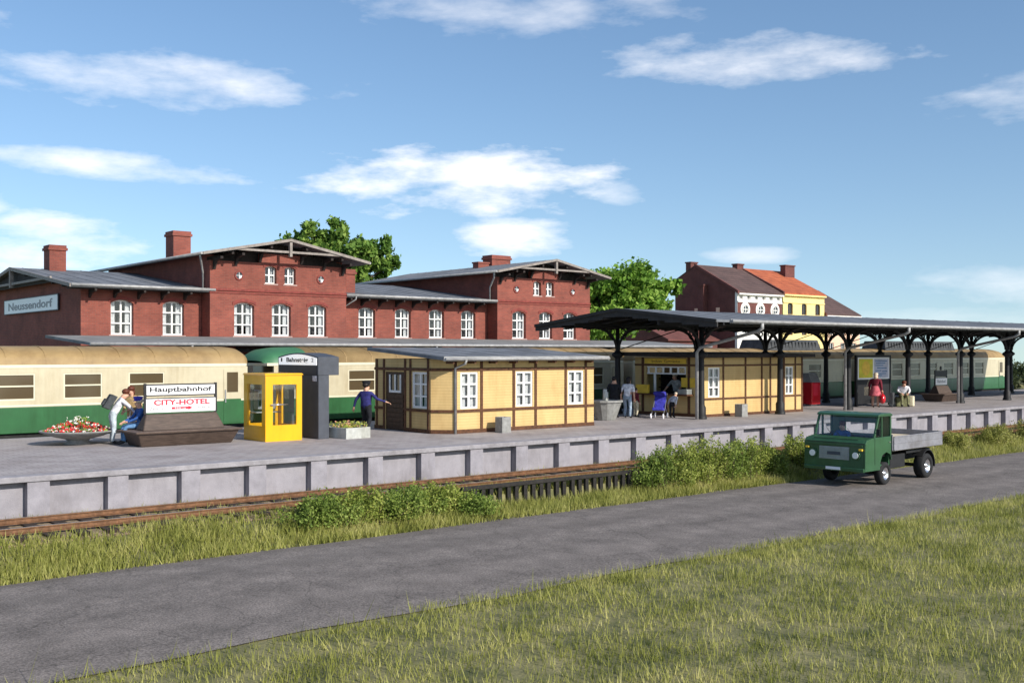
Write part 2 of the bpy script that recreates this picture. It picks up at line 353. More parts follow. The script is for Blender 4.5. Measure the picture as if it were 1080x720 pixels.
sky = N.new('ShaderNodeTexSky'); sky.sky_type = 'NISHITA'; sky.sun_disc = False; sky.sun_elevation = SUN_EL; sky.sun_rotation = SUN_AZ
sky.air_density = 1.0; sky.dust_density = .6; sky.ozone_density = 1.6; sky.altitude = 100
L.new(nrm.outputs[0], sky.inputs[0])
az = mth('ARCTAN2', sep.outputs[1], sep.outputs[0])           # world azimuth
el = mth('ARCSINE', sep.outputs[2])
nz = N.new('ShaderNodeTexNoise'); nz.inputs['Scale'].default_value = 1.0; nz.inputs['Detail'].default_value = 8; nz.inputs['Roughness'].default_value = .58
cv = N.new('ShaderNodeCombineXYZ'); L.new(mth('MULTIPLY', az, 13), cv.inputs[0]); L.new(mth('MULTIPLY', el, 38), cv.inputs[1]); L.new(cv.outputs[0], nz.inputs['Vector'])
nzv = mth('SUBTRACT', nz.outputs[0], .5)
fa = math.atan2(s_, c_)
# clouds: centre azimuth (deg right of the middle of the sky seen over the station), elevation, half widths
CL = [(-20.0, 9.3, 6.5, .9, .9), (-27.5, 7.0, 2.2, 1.0, .9), (-23.8, 5.2, 4.2, 1.7, 1.25), (-2.6, 9.1, 8.6, 1.9, 1.5), (.1, 6.2, 3.6, 1.1, 1.3), (5.5, 8.5, 1.4, .7, .6),
      (12.6, 5.1, 2.6, .45, .55), (26.5, 3.4, 5.5, 1.2, .5), (20, 1.6, 9, .7, .35), (-18, 13.6, 9, 1.4, .8), (12, 15.0, 8, 1.3, .8), (0, 18.0, 9, 1.5, .55), (28, 12.3, 6, 1.3, .6), (-33, 16, 8, 2, .8)]
tot = None
for (a, e, wa, we, st) in CL:
    da = mth('DIVIDE', mth('SUBTRACT', az, fa - R(a)), R(wa)); de = mth('DIVIDE', mth('SUBTRACT', el, R(e)), R(we))
    r2 = mth('ADD', mth('MULTIPLY', da, da), mth('MULTIPLY', de, de))
    v = mth('ADD', mth('SUBTRACT', 1.0, r2), mth('MULTIPLY', nzv, 4.4))
    v = mth('MULTIPLY', mth('MULTIPLY', v, .55, clamp=True), st)
    tot = v if tot is None else mth('MAXIMUM', tot, v)
# scattered cloud elsewhere in the sky (behind and above the viewer)
n3 = N.new('ShaderNodeTexNoise'); n3.inputs['Scale'].default_value = 3; n3.inputs['Detail'].default_value = 7; L.new(tc.outputs['Generated'], n3.inputs['Vector'])
hi = mth('MULTIPLY', mth('SUBTRACT', n3.outputs[0], .53), 5, clamp=True)
hi = mth('MULTIPLY', hi, mth('MULTIPLY', mth('SUBTRACT', sep.outputs[2], .36), 6, clamp=True))
tot = mth('MAXIMUM', tot, mth('MULTIPLY', hi, .8)); tot = mth('MINIMUM', tot, 1.0)
mx = N.new('ShaderNodeMix'); mx.data_type = 'RGBA'
L.new(mth('MULTIPLY', tot, .85), mx.inputs[0])
hs = N.new('ShaderNodeHueSaturation'); hs.inputs['Saturation'].default_value = 1.1; hs.inputs['Value'].default_value = 1.08; L.new(sky.outputs[0], hs.inputs['Color'])
L.new(hs.outputs[0], mx.inputs[6]); mx.inputs[7].default_value = (8.8, 8.7, 8.8, 1)
L.new(mx.outputs[2], bg.inputs[0]); bg.inputs[1].default_value = .13
sd = bpy.data.lights.new('sun', 'SUN'); so = bpy.data.objects.new('sun', sd); C.objects.link(so)
sd.energy = 4.7; sd.angle = R(.6); sd.color = (1, .94, .84)
sv = Vector((math.sin(SUN_AZ) * math.cos(SUN_EL), math.cos(SUN_AZ) * math.cos(SUN_EL), math.sin(SUN_EL)))
so.rotation_euler = (-sv).to_track_quat('-Z', 'Y').to_euler(); so.location = (20, -20, 60)
vs = sc.view_settings; vs.view_transform = 'Standard'; vs.look = 'None'; vs.gamma = 1; vs.exposure = 0.16; vs.use_curve_mapping = False
sc.cycles.max_bounces = 6; sc.cycles.transparent_max_bounces = 12; sc.cycles.caustics_reflective = False; sc.cycles.caustics_refractive = False
sc.cycles.use_denoising = True

# ------------------------------------------------------------------ terrain
def gz(x, y):
    r = math.hypot(x - 35, y - 40)
    if y < 21.6: z = -1.45
    elif 16.9 < x < 24.4: z = -1.42 if y < 22.78 else -1.07
    elif y < 22.9: z = -1.45 + (y - 21.6) / 1.3 * .38
    else: z = -1.07
    if y > 44: z = max(z, -1.07 + min(1, (y - 44) / 2) * .9)
    if r > 95:
        q = r - 95; z -= .05 * q + .00035 * q * q if q < 120 else .05 * q + .00035 * 120 * 120 + (q - 120) * .08
    return z
def grid(name, xs, ys, m, zf, mi=0):
    nx, ny = len(xs), len(ys); V = [(x, y, zf(x, y)) for y in ys for x in xs]
    F = [(j * nx + i, j * nx + i + 1, (j + 1) * nx + i + 1, (j + 1) * nx + i) for j in range(ny - 1) for i in range(nx - 1)]
    mb = MB(); mb.add(V, F, True); o = mb.build(name, m); tag(o, kind='structure'); return o
def span(a, b, st):
    n = max(1, int(round((b - a) / st))); return [a + (b - a) * i / n for i in range(n + 1)]
xs = span(-700, -60, 40) + span(-50, 15, 5) + [16.85, 16.95, 20, 24.35, 24.45] + span(25, 140, 5) + span(150, 800, 40)
ys = span(-700, -60, 40) + span(-50, 20, 5) + [21, 21.6, 22.0, 22.4, 22.76, 22.8, 22.9, 23.2, 24, 26, 30, 40, 44, 45, 46, 47] + span(50, 140, 5) + span(150, 800, 40)
grid('ground', xs, ys, 'soil', gz)
# road sheet with slightly uneven edges
mb = MB(); rx = span(-80, 120, 2)
for i in range(len(rx) - 1):
    pass
V = []; F = []
for i, x in enumerate(rx):
    e0 = 14.55 + .12 * math.sin(x * .9) + .06 * math.sin(x * 2.3 + 1); e1 = 21.15 + .12 * math.sin(x * .7 + 2) + .05 * math.sin(x * 2.9)
    for k in range(9):
        t = k / 8; y = e0 + (e1 - e0) * t; V.append((x, y, -1.43 + .05 * (1 - (2 * t - 1) ** 2)))
for i in range(len(rx) - 1):
    for k in range(8): F.append((i * 9 + k, (i + 1) * 9 + k, (i + 1) * 9 + k + 1, i * 9 + k + 1))
mb.add(V, F, True); tag(mb.build('road', 'asphalt'), kind='structure')
mb = MB(); mb.prism([(22.95, -1.2), (22.95, -1.04), (23.2, -.98), (25.6, -.97), (26.25, -.99), (26.25, -1.2)], 'x', -60, 110)
tag(mb.build('ballast_bed', 'ballast'), kind='structure')
mb = MB(); mb.prism([(37.5, -1.2), (37.5, -.98), (42.4, -.98), (43, -1.2)], 'x', -60, 110)
tag(mb.build('rear_ballast_bed', 'ballast'), kind='structure')
# station forecourt pavement under the shed
mb = MB(); mb.box(-40, 90, 43.2, 49.9, -.6, -.02)
tag(mb.build('house_platform', 'paving'), kind='structure')

# ------------------------------------------------------------------ tracks
def track(y, label, x0=-30, x1=100, vis=(8, 67)):
    t = empty('railway_track', (0, y, 0)); tag(t, label, 'railway track', 'railway tracks')
    for dy in (-.72, .72):
        mb = MB(); prof = [(-.07, -.93), (.07, -.93), (.07, -.915), (.012, -.90), (.012, -.835), (.036, -.825), (.036, -.80), (-.036, -.80), (-.036, -.825), (-.012, -.835), (-.012, -.90), (-.07, -.915)]
        mb.prism([(dy + a, b) for a, b in prof], 'x', x0, x1)
        mb.mi = 1; mb.box(x0, x1, dy - .03, dy + .03, -.799, -.795)
        mb.build('rail', ['rail_rust', 'rail_top'], t)
    sl = MB(); sl.box(-.13, .13, -1.3, 1.3, -1.05, -.935); first = None
    x = vis[0]; k = 0
    while k < 98:
        if first is None: first = sl.build('sleeper', 'sleeper_wood', t, (x, 0, 0), bevel=.01)
        else: o = first.copy(); C.objects.link(o); o.parent = t; o.location = (x, 0, 0)
        x += .6; k += 1
    mb = MB(); q = vis[0] - .6
    while q > x0: mb.box(q - .13, q + .13, -1.3, 1.3, -1.05, -.935); q -= .6
    while x < x1: mb.box(x - .13, x + .13, -1.3, 1.3, -1.05, -.935); x += .6
    tag(mb.build('sleeper', 'sleeper_wood', t), kind='stuff')
track(24.35, 'rusty overgrown track in front of the panelled platform wall')
track(40.3, 'track behind the platform that carries the green and cream train', vis=(15, 74))

# ------------------------------------------------------------------ platform
PX0, PX1 = -20, 96
pf = MB(); pf.box(PX0, PX1, 26.24, 37.55, -1.15, -.006)
plat = pf.build('platform', 'platform_panel'); tag(plat, kind='structure')
mb = MB(); mb.box(PX0, PX1, 26.42, 37.3, -.1, 0.0); mb.build('platform_paving', 'paving', plat)
mb = MB(); mb.box(PX0, PX1, 25.96, 26.418, -.13, .004); mb.box(PX0, PX1, 37.302, 37.7, -.2, .004); mb.build('edge_coping', 'coping', plat, bevel=.012)
mb = MB(); x = 7.06 - 1.84 * 14
while x < PX1:
    mb.box(x, x + .5, 26.0, 26.238, -1.15, -.132); x += 1.84

mb.build('pilaster_row', 'platform_concrete', plat, bevel=.01)
tag(plat.children[-1], kind='stuff')
grid('rear_ground', [-60, 110], [36.9, 43.3], 'soil', lambda x, y: -1.02)

# ------------------------------------------------------------------ window kit (local frame: x width, facing -y, origin at bottom centre)
def window(parent, x, y, z, w, h, rz=0, cols=2, rows=3, arch=.0, fr=.08, name='window', curtain=True, glass='dark_glass', sill=True, bar=.05, cur=.55):
    mb = MB(); a = w / 2
    mb.box(-a, -a + fr, 0, .07, 0, h); mb.box(a - fr, a, 0, .07, 0, h); mb.box(-a + fr, a - fr, 0, .07, 0, fr); mb.box(-a + fr, a - fr, 0, .07, h - fr, h)
    for i in range(1, cols): q = -a + w * i / cols; mb.box(q - bar * .8, q + bar * .8, .01, .065, fr, h - fr)
    for j in range(1, rows):
        q = h * j / rows
        for i in range(cols):
            l = -a + w * i / cols + (bar * .8 if i else fr); r = -a + w * (i + 1) / cols - (bar * .8 if i < cols - 1 else fr)
            mb.box(l, r, .012, .06, q - bar * .6, q + bar * .6)
    o = mb.build(name, 'window_white', parent, (x, y, z), (0, 0, rz))
    g = MB(); g.add([(-a + fr * .5, .04, .02), (a - fr * .5, .04, .02), (a - fr * .5, .04, h - .02), (-a + fr * .5, .04, h - .02)], [(0, 1, 2, 3)]); g.build('pane', 'clear_glass', o)
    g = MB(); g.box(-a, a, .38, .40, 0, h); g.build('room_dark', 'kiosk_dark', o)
    if curtain:
        g = MB()
        for (l, r) in ((-a + .02, -a + w * cur * .5), (a - w * cur * .5, a - .02)):
            n = 8; V = []; 
            for i in range(n + 1):
                xx = l + (r - l) * i / n; yy = .14 + .025 * (i % 2); V += [(xx, yy, .03), (xx, yy, h - .03)]
            g.add(V, [(2 * i, 2 * i + 2, 2 * i + 3, 2 * i + 1) for i in range(n)])
        g.build('curtain', 'curtain', o)
    if sill:
        g = MB(); g.box(-a - .08, a + .08, -.22, .0, -.07, -.002); g.build('sill', 'sill_stone', o)
    return o

# ------------------------------------------------------------------ station building
st = empty('station_building', (16.4, 50, 0))
tag(st, 'long dark red brick railway station with two gabled blocks and low wings behind the train', 'station')
SX, SY = 16.4, 50
def stx(b, name, m, **k): return b.build(name, m, st, (-SX, -SY, 0), **k)
YW = 50.0; YL = 51.0
def arch_fill(mb, x, z1, w, y, t, rise=.16):
    a = w / 2
    for sgn in (-1, 1):
        pts = [(x + sgn * a, z1), (x, z1)] + [(x + sgn * a * q, z1 - rise * q * q) for q in (.25, .5, .75, 1)]
        mb.prism(pts, 'y', y, y + t)
def brick_arch(mb, x, z1, w, y, rise=.16, th=.14):
    pts_o = []; pts_i = []; a = w / 2 + .1
    for i in range(9):
        q = -1 + i / 4; pts_i.append((x + a * q, z1 + .04 - rise * q * q)); pts_o.append((x + a * q, z1 + .04 + th - rise * q * q))
    for i in range(8): mb.prism([pts_i[i], pts_i[i + 1], pts_o[i + 1], pts_o[i]], 'y', y - .035, y - .002)
WZ0, WZ1 = 3.69, 5.36
def block(x0, x1, bigs, smalls, rounds, yb=64.5):
    holes = [(x - .54, x + .54, WZ0, WZ1) for x in bigs] + [(x - .32, x + .32, 6.38, 7.28) for x in smalls]
    mb = MB(); mb.wall(x0, x1, 0, 7.42, YW, .4, holes)
    for x in bigs: arch_fill(mb, x, WZ1, 1.08, YW + .001, .36)
    for x in smalls: arch_fill(mb, x, 7.28, .64, YW + .001, .36, .1)
    mb.box(x0, x0 + .4, YW + .402, yb, 0, 7.72); mb.box(x1 - .4, x1, YW + .402, yb, 0, 7.72); mb.box(x0 + .402, x1 - .402, yb - .4, yb, 0, 7.6)
    xc = (x0 + x1) / 2
    mb.box(xc - 1.15, xc + 1.15, YW + .002, YW + .3, 7.422, 7.9)           # raised middle of the gable
    stx(mb, 'wall', 'red_brick')
    mb = MB(); mb.box(x0 - .03, x1 + .03, YW - .06, YW - .002, 5.93, 6.03); mb.box(x0 - .03, x1 + .03, YW - .04, YW - .002, 5.80, 5.86)
    for x in bigs: brick_arch(mb, x, WZ1, 1.08, YW)
    for x in smalls: brick_arch(mb, x, 7.28, .64, YW, .1, .09)
    mb.box(x0, x1, YW - .03, YW - .002, 3.42, 3.5)
    stx(mb, 'brick_band', 'brick_trim')
    for x in rounds:
        f = MB(); n = 20
        vo = [(.24 * math.cos(2 * math.pi * k / n), 0, .24 * math.sin(2 * math.pi * k / n)) for k in range(n)]; vi = [(p[0] * .72, 0, p[2] * .72) for p in vo]
        f.add([(p[0], -.05, p[2]) for p in vo] + [(p[0], -.05, p[2]) for p in vi] + [(p[0], -.001, p[2]) for p in vo] + [(p[0], -.001, p[2]) for p in vi],
              [(k, (k + 1) % n, n + (k + 1) % n, n + k) for k in range(n)] + [(k, 2 * n + k, 2 * n + (k + 1) % n, (k + 1) % n) for k in range(n)] + [(n + k, n + (k + 1) % n, 3 * n + (k + 1) % n, 3 * n + k) for k in range(n)])
        o = f.build('round_window', 'brick_trim', st, (x - SX, YW - SY, 6.72))
        g = MB(); g.add([(p[0], -.02, p[2]) for p in vi], [tuple(range(n))]); g.build('pane', 'dark_glass', o)
        g = MB(); g.box(-.17, .17, -.035, -.022, -.009, .009); g.box(-.009, .009, -.034, -.0225, -.17, -.0095)
        g.box(-.009, .009, -.034, -.0225, .0095, .17); g.add([(.0, -.0222, -.165), (.11, -.0222, -.125), (.165, -.0222, -.0), (-.0, -.0222, -.0)], [(0, 1, 2, 3)]); g.build('glazing_bar', 'window_white', o)
    # roof: chevron with overhang
    xl, xr, zp, ze, T = xc - 4.68, xc + 4.68, 8.62, 7.70, .13
    mb = MB(); yf = 48.95
    mb.prism([(xl, ze), (xc, zp), (xr, ze), (xr, ze - T), (xc, zp - T), (xl, ze - T)], 'y', yf, yb + .8)
    mb.mi = 1
    k = (zp - ze) / (xc - xl)
    for i in range(1, 17):
        yy = yf + i * 1.0
        for sg in (-1, 1):
            mb.add([(xc, yy - .03, zp + .012), (xc, yy + .03, zp + .012), (xc + sg * 4.66, yy + .03, ze + .012), (xc + sg * 4.66, yy - .03, ze + .012),
                    (xc, yy - .03, zp - .03), (xc, yy + .03, zp - .03), (xc + sg * 4.66, yy + .03, ze - .03), (xc + sg * 4.66, yy - .03, ze - .03)],
                   [(0, 1, 2, 3), (0, 4, 5, 1), (1, 5, 6, 2), (2, 6, 7, 3), (3, 7, 4, 0)])
    roof = mb.build('roof', ['roof_felt', 'roof_felt'], st, (-SX, -SY, 0))
    # barge boards, tie beam, king post
    mb = MB()
    for sg in (-1, 1):
        xe = xc + sg * 4.7
        mb.prism([(xc, zp + .02), (xe, ze + .02), (xe, ze - .12), (xc, zp - .12)], 'y', yf - .06, yf - .002)
    mb.box(xc - 3.2, xc + 3.2, yf - .05, yf + .07, 7.93, 8.04) if False else mb.box(xc - 3.3, xc + 3.3, yf + .002, yf + .1, 7.9, 8.01)
    mb.box(xc - .07, xc + .07, yf - .055, yf + .13, 7.72, zp - .17)
    mb.build('bargeboard', 'bargeboard', st, (-SX, -SY, 0))
    # dark timber infill and brackets under the overhang
    mb = MB(); mb.prism([(x0 + .01, 7.424), (x0 + .01, 7.6), (xc, zp - T - .01), (x1 - .01, 7.6), (x1 - .01, 7.424)], 'y', YW + .32, YW + .4)
    for xx in (x0 + .15, x0 + 1.3, xc - 1.25, xc + 1.1, x1 - 1.45, x1 - .3):
        zt = 7.55 + k * (4.68 - abs(xx + .07 - xc)) - .08 - .1
        mb.prism([(YW - .002, zt), (yf + .15, zt), (yf + .15, zt - .12), (YW - .25, zt - .22), (YW - .002, zt - .62)], 'x', xx, xx + .14)
    for xx in (xc - 3.1, xc - 2.1, xc - 1.0, xc + 1.0, xc + 2.1, xc + 3.1):
        zt = 7.55 + k * (4.68 - abs(xx - xc)) - .03; mb.box(xx - .06, xx + .06, yf + .1, YW + .3, zt - .14, zt)
    mb.build('eaves_timber', 'dark_timber', st, (-SX, -SY, 0))
    for xe in (xl - .06, xr + .06): mb = MB(); mb.tube([(xe, yf, ze - .05), (xe, yb + .8, ze - .05)], .07, 8); mb.build('gutter', 'grey_zinc', st, (-SX, -SY, 0))
    mb = MB(); mb.tube([(xl - .04, yf + .3, ze - .12), (xl + .1, yf + .5, ze - .4), (x0 - .1, YW + .6, ze - .9), (x0 - .1, YW + .6, 6.05)], .05, 8)
    mb.build('downpipe', 'grey_zinc', st, (-SX, -SY, 0))
    for x in bigs: window(st, x - SX, YW + .2 - SY, WZ0, 1.08, WZ1 - WZ0)
    for x in smalls: window(st, x - SX, YW + .2 - SY, 6.38, .64, .9, rows=2, fr=.06)
    return roof
r1 = block(22.1, 29.86, (23.93, 26.0, 28.1), (25.4, 26.5), (23.64, 28.3))
r2 = block(40.4, 48.15, (42.12, 44.3, 46.35), (43.6, 44.66), (41.9, 46.6))
def wing(x0, x1, wins, gable_left=False, ov=0.0):
    mb = MB(); mb.wall(x0 + (.4 if gable_left else 0), x1, 0, 5.96, YL, .4, [(x - .54, x + .54, WZ0, WZ1) for x in wins])
    for x in wins: arch_fill(mb, x, WZ1, 1.08, YL + .001, .36)
    if gable_left:
        mb.prism([(YL, 0), (YL, 5.95), (60, 7.17), (69, 5.95), (69, 0)], 'x', x0, x0 + .399)
    mb.box(x0 + .4, x1, 68.6, 69, 0, 5.8)
    stx(mb, 'wall', 'red_brick')
    mb = MB()
    for x in wins: brick_arch(mb, x, WZ1, 1.08, YL)
    mb.box(x0 + (.01 if gable_left else 0), x1, YL - .03, YL - .002, 3.42, 3.5)
    stx(mb, 'brick_band', 'brick_trim')
    T = .13; xr0 = x0 - ov
    mb = MB(); mb.prism([(50.05, 5.98), (60, 7.32), (70, 5.98), (70, 5.98 - T), (60, 7.32 - T), (50.05, 5.98 - T)], 'x', xr0, x1)
    mb.mi = 1
    xx = xr0 + .6
    while xx < x1 - .1:
        for sg in (-1, 1):
            ye = 60 + sg * 9.9; 
            mb.add([(xx - .03, 60, 7.332), (xx + .03, 60, 7.332), (xx + .03, ye, 6.007), (xx - .03, ye, 6.007), (xx - .03, 60, 7.3), (xx + .03, 60, 7.3), (xx + .03, ye, 5.96), (xx - .03, ye, 5.96)],
                   [(0, 1, 2, 3), (0, 4, 5, 1), (1, 5, 6, 2), (2, 6, 7, 3), (3, 7, 4, 0)])
        xx += 1.0
    rf = mb.build('roof', ['roof_felt', 'roof_felt'], st, (-SX, -SY, 0))
    mb = MB(); mb.tube([(xr0, 49.98, 5.95), (x1 + (.0 if x1 > 30 else .3), 49.98, 5.95)], .075, 8)
    mb.box(xr0, x1, 50.03, 50.047, 5.84, 6.0)
    if not gable_left: mb.tube([(x0 + .6, 49.98, 5.9), (x0 + .6, 49.98, 5.75), (x0 + .3, YL - .08, 5.3), (x0 + .3, YL - .08, 3.6)], .045, 8)
    mb.build('gutter', 'grey_zinc', st, (-SX, -SY, 0))
    mb = MB(); xx = x0 + .35
    while xx < x1: mb.prism([(YL - .002, 5.8), (50.1, 5.8), (50.1, 5.7), (YL - .3, 5.62), (YL - .002, 5.4)], 'x', xx, xx + .1); xx += 1.15
    mb.box(xr0 + .1, x1, 50.15, YL - .002, 5.802, 5.845)
    if gable_left:
        mb.prism([(52.5, 6.25), (60, 7.15), (67.5, 6.25)], 'x', xr0 + .25, xr0 + .3)
        for yy in (51.6, 53.2, 55.5, 57.8, 60.0, 62.5): mb.box(xr0 + .1, x0 - .002, yy, yy + .12, 5.98 + (yy - 50.05) * .1345 - .27 if yy <= 60 else 6.85, 5.98 + (yy - 50.05) * .1345 - .14 if yy <= 60 else 6.98)
    mb.build('eaves_timber', 'dark_timber', st, (-SX, -SY, 0))
    if gable_left:
        mb = MB()
        for sg in (-1, 1):
            ye = 60 + sg * 10.0; mb.prism([(60, 7.34), (ye, 6.0), (ye, 5.84), (60, 7.16)], 'x', xr0 - .06, xr0 - .002)
        mb.box(xr0 + .002, xr0 + .1, 53.2, 66.8, 6.38, 6.5); mb.box(xr0 - .05, xr0 + .12, 59.9, 60.1, 6.25, 7.15)
        mb.build('bargeboard', 'bargeboard', st, (-SX, -SY, 0))
    for x in wins: window(st, x - SX, YL + .2 - SY, WZ0, 1.08, WZ1 - WZ0)
    return rf
r0 = wing(16.2, 22.08, (18.13, 20.65), True, .75)
r3 = wing(29.88, 40.38, (31.8, 34.22, 36.6, 38.95))
def chimney(par, x0, x1, y0, y1, z0, z1, extra=None):
    mb = MB(); mb.box(x0, x1, y0, y1, z0, z1 - .28); mb.box(x0 - .07, x1 + .07, y0 - .07, y1 + .07, z1 - .278, z1 - .14); mb.box(x0 - .02, x1 + .02, y0 - .02, y1 + .02, z1 - .139, z1)
    if extra: a, b, c, d, e = extra; mb.box(a, b, c, d, z0, e - .1); mb.box(a - .05, b + .05, c - .05, d + .05, e - .099, e)
    return mb.build('chimney', 'red_brick', par, (0, 0, 0))
chimney(r1, 23.2, 24.2, 57.3, 58.4, 7.6, 9.6, (24.3, 24.75, 58.8, 59.4, 9.3))
chimney(r0, 17.1, 17.95, 58.9, 59.9, 6.9, 8.55)
chimney(r2, 44.3, 45.9, 55.4, 56.4, 8.2, 9.35, (43.3, 44.2, 55.6, 56.2, 8.85))
chimney(r3, 30.75, 31.4, 51.6, 52.3, 5.9, 7.5)
# name board on the gable wall
nb = empty('station_name_board', (16.15, 58.9, 5.32)); tag(nb, 'long white name board on the dark brick gable wall of the station', 'sign')
mb = MB(); mb.box(-.06, .0, -4.8, 4.8, -.36, .36); mb.build('board', 'sign_white', nb)
mb = MB()
for a in ((-4.8, 4.8, -.4, -.362), (-4.8, 4.8, .362, .4), (-4.84, -4.802, -.4, .4), (4.802, 4.84, -.4, .4)): mb.box(-.075, .0, *a)
mb.build('board_frame', 'pylon_grey', nb)
text('lettering', 'Neussendorf', 'sign_grey', nb, (-.066, 0, 0), LEFT, 7.9, .42, .004, .02)
# shed / house canopy in front of the building
sh = empty('house_canopy', (14, 44, 0)); tag(sh, 'long low grey canopy roof at the foot of the brick station behind the train', 'canopy')
mb = MB(); mb.prism([(43.95, 3.26), (49.9, 3.62), (49.9, 3.5), (43.95, 3.14)], 'x', 14.3, 53); mb.build('roof', 'roof_felt_light', sh, (-14, -44, 0))
mb = MB(); mb.tube([(14.3, 43.88, 3.2), (53, 43.88, 3.2)], .075, 8)
for x in (18.6, 31.5, 44.5): mb.tube([(x, 43.88, 3.14), (x, 43.88, 3.0), (x, 44.3, 2.7), (x, 44.3, 0)], .05, 8)
mb.build('gutter', 'grey_zinc', sh, (-14, -44, 0))
px = 15.0; first = None
while px < 53:
    mb = MB(); mb.box(px, px + .16, 44.5, 44.66, -.02, 3.1); mb.box(px + .02, px + .14, 44.0, 49.9, 3.02, 3.14); mb.build('post', 'dark_timber', sh, (-14, -44, 0)); px += 4.2
mb = MB(); mb.box(14.3, 53, 44.5, 44.64, 2.86, 3.015); mb.build('beam', 'dark_timber', sh, (-14, -44, 0))

# ------------------------------------------------------------------ train
def loft(mb, x0, x1, prof):
    """extrude an open (y,z) profile"""
    n = len(prof); mb.add([(x0, *p) for p in prof] + [(x1, *p) for p in prof], [(i, i + 1, n + i + 1, n + i) for i in range(n - 1)], True)
YT = 39.0; YB = 41.9; YC = (YT + YB) / 2
def car(x0, x1, label, cab=False, cabr=False, units=()):
    Lc = x1 - x0
    t = empty('railway_carriage', (x0, YC, 0)); tag(t, label, 'train carriage', 'green and cream train carriages behind the platform')
    ox = (-x0, -YC, 0)
    g0 = x0 + (1.9 if cab else 0)
    # windows positions
    pitch = 2.3; n = int((x1 - g0 - 2.4) / pitch); wx = [g0 + 1.9 + i * pitch for i in range(n)]
    W = [(a, a + 1.35, 1.20, 2.12) for a in wx if a + 1.35 < x1 - .8]
    body = MB()
    for (ya, dz) in ((YT, 1), (YB - .1, 1)):
        body.mi = 0; body.wall(g0, x1, 1.04, 2.30, ya, .1, W)
    body.mi = 1; body.box(x0 + .05, x1 - .05, YT - .004, YB + .004, .06, .96)
    body.mi = 2; body.box(x0 + .02, x1 - .02, YT - .012, YB + .012, .962, 1.038)
    body.box(x0 + .04, x1 - .04, YT - .02, YB + .02, 2.302, 2.42)
    body.mi = 0; body.box(x1 - .08, x1 - .001, YT + .101, YB - .101, 1.04, 2.3)
    if not cab: body.box(x0 + .001, x0 + .08, YT + .101, YB - .101, 1.04, 2.3)
    body.build('body', ['train_cream', 'train_green', 'train_stripe'], t, ox, bevel=.015)
    # roof
    rp = []
    for i in range(13):
        a = math.pi * i / 12; rp.append((YC - math.cos(a) * 1.44, 2.42 + .66 * math.sin(a) ** .75))
    mb = MB()
    m0 = x0 + (1.6 if cab else 0); m1 = x1
    V = []; 
    secs = [(x0 + (.1 if not cab else 1.9), 1.0), (x1 - .5, 1.0), (x1 - .15, .93), (x1, .75)] if not cab else [(x0 + 1.9, 1), (x1 - .5, 1), (x1 - .15, .93), (x1, .75)]
    if not cab: secs = [(x0, .75), (x0 + .15, .93), (x0 + .5, 1.0)] + secs[1:]
    nn = len(rp); V = []; F = []
    for (x, q) in secs: V += [(x, y, 2.42 + (z - 2.42) * q) for y, z in rp]
    for i in range(len(secs) - 1): F += [(i * nn + k, i * nn + k + 1, (i + 1) * nn + k + 1, (i + 1) * nn + k) for k in range(nn - 1)]
    F += [tuple(range(nn)), tuple((len(secs) - 1) * nn + k for k in range(nn - 1, -1, -1))]
    mb.add(V, F, True)
    x = x0 + 2.4
    while x < x1 - 1:
        for i in range(12):
            (ya, za), (yb_, zb) = rp[i], rp[i + 1]
            mb.add([(x, ya, za), (x + .05, ya, za), (x + .05, yb_, zb), (x, yb_, zb), (x, ya - .0, za + .02), (x + .05, ya, za + .02), (x + .05, yb_, zb + .02), (x, yb_, zb + .02)], [(4, 5, 6, 7), (0, 4, 7, 3), (1, 2, 6, 5)])
        x += 1.3
    roof = mb.build('roof', 'train_roof', t, ox)
    for ux0, ux1 in units:
        mb = MB(); mb.frustum((ux0, ux1, YC - .95, YC + .95, 2.95), (ux0 + .2, ux1 - .2, YC - .8, YC + .8, 3.62)); 
        q = ux0 + .5
        while q < ux1 - .5: mb.box(q, q + .08, YC - .93, YC + .93, 3.1, 3.5); q += .35
        mb.build('roof_unit', 'train_grey', t, ox, bevel=.03)
    if cab:
        mb = MB(); pr = [(YC - 1.44, 2.42)] + rp[1:-1] + [(YC + 1.44, 2.42)]
        secs = [(x0 + 1.9, 1.0, 0), (x0 + 1.0, .97, 0), (x0 + .45, .85, .1), (x0 + .1, .5, .3), (x0, .15, .5)]
        V = []; F = []
        for (x, q, ins) in secs: V += [(x, YC + (y - YC) * (1 - ins * .4), 2.42 + (z - 2.42) * q) for y, z in rp]
        for i in range(len(secs) - 1): F += [(i * nn + k, i * nn + k + 1, (i + 1) * nn + k + 1, (i + 1) * nn + k) for k in range(nn - 1)]
        mb.add(V, F, True); mb.build('cab_roof', 'train_roof_green', t, ox)
        mb = MB(); mb.mi = 1
        for ya in (YT, YB - .1): mb.wall(x0 + .35, g0 - .002, 1.04, 2.3, ya, .1, [(x0 + .75, x0 + 1.5, 1.35, 2.12)])
        mb.mi = 0; mb.box(x0 + .34, x0 + .42, YT + .102, YB - .102, 1.04, 1.3); mb.mi = 1
        mb.build('cab', ['train_green', 'train_cream'], t, ox)
        mb = MB(); mb.box(x0 + .36, x0 + .41, YT + .102, YB - .102, 1.302, 2.3)
        for ya in (YT + .04, YB - .06): mb.box(x0 + .75, x0 + 1.5, ya, ya + .02, 1.35, 2.12)
        mb.build('windscreen', 'train_glass', t, ox)
    # windows
    wmb = MB()
    fr = MB(); a = 1.35; h = .92
    for q in ((0, .05, 0, h), (a - .05, a, 0, h), (.05, a - .05, 0, .05), (.05, a - .05, h - .05, h), (.05, a - .05, .46, .51)): fr.box(q[0], q[1], .015, .07, q[2], q[3])
    proto = None
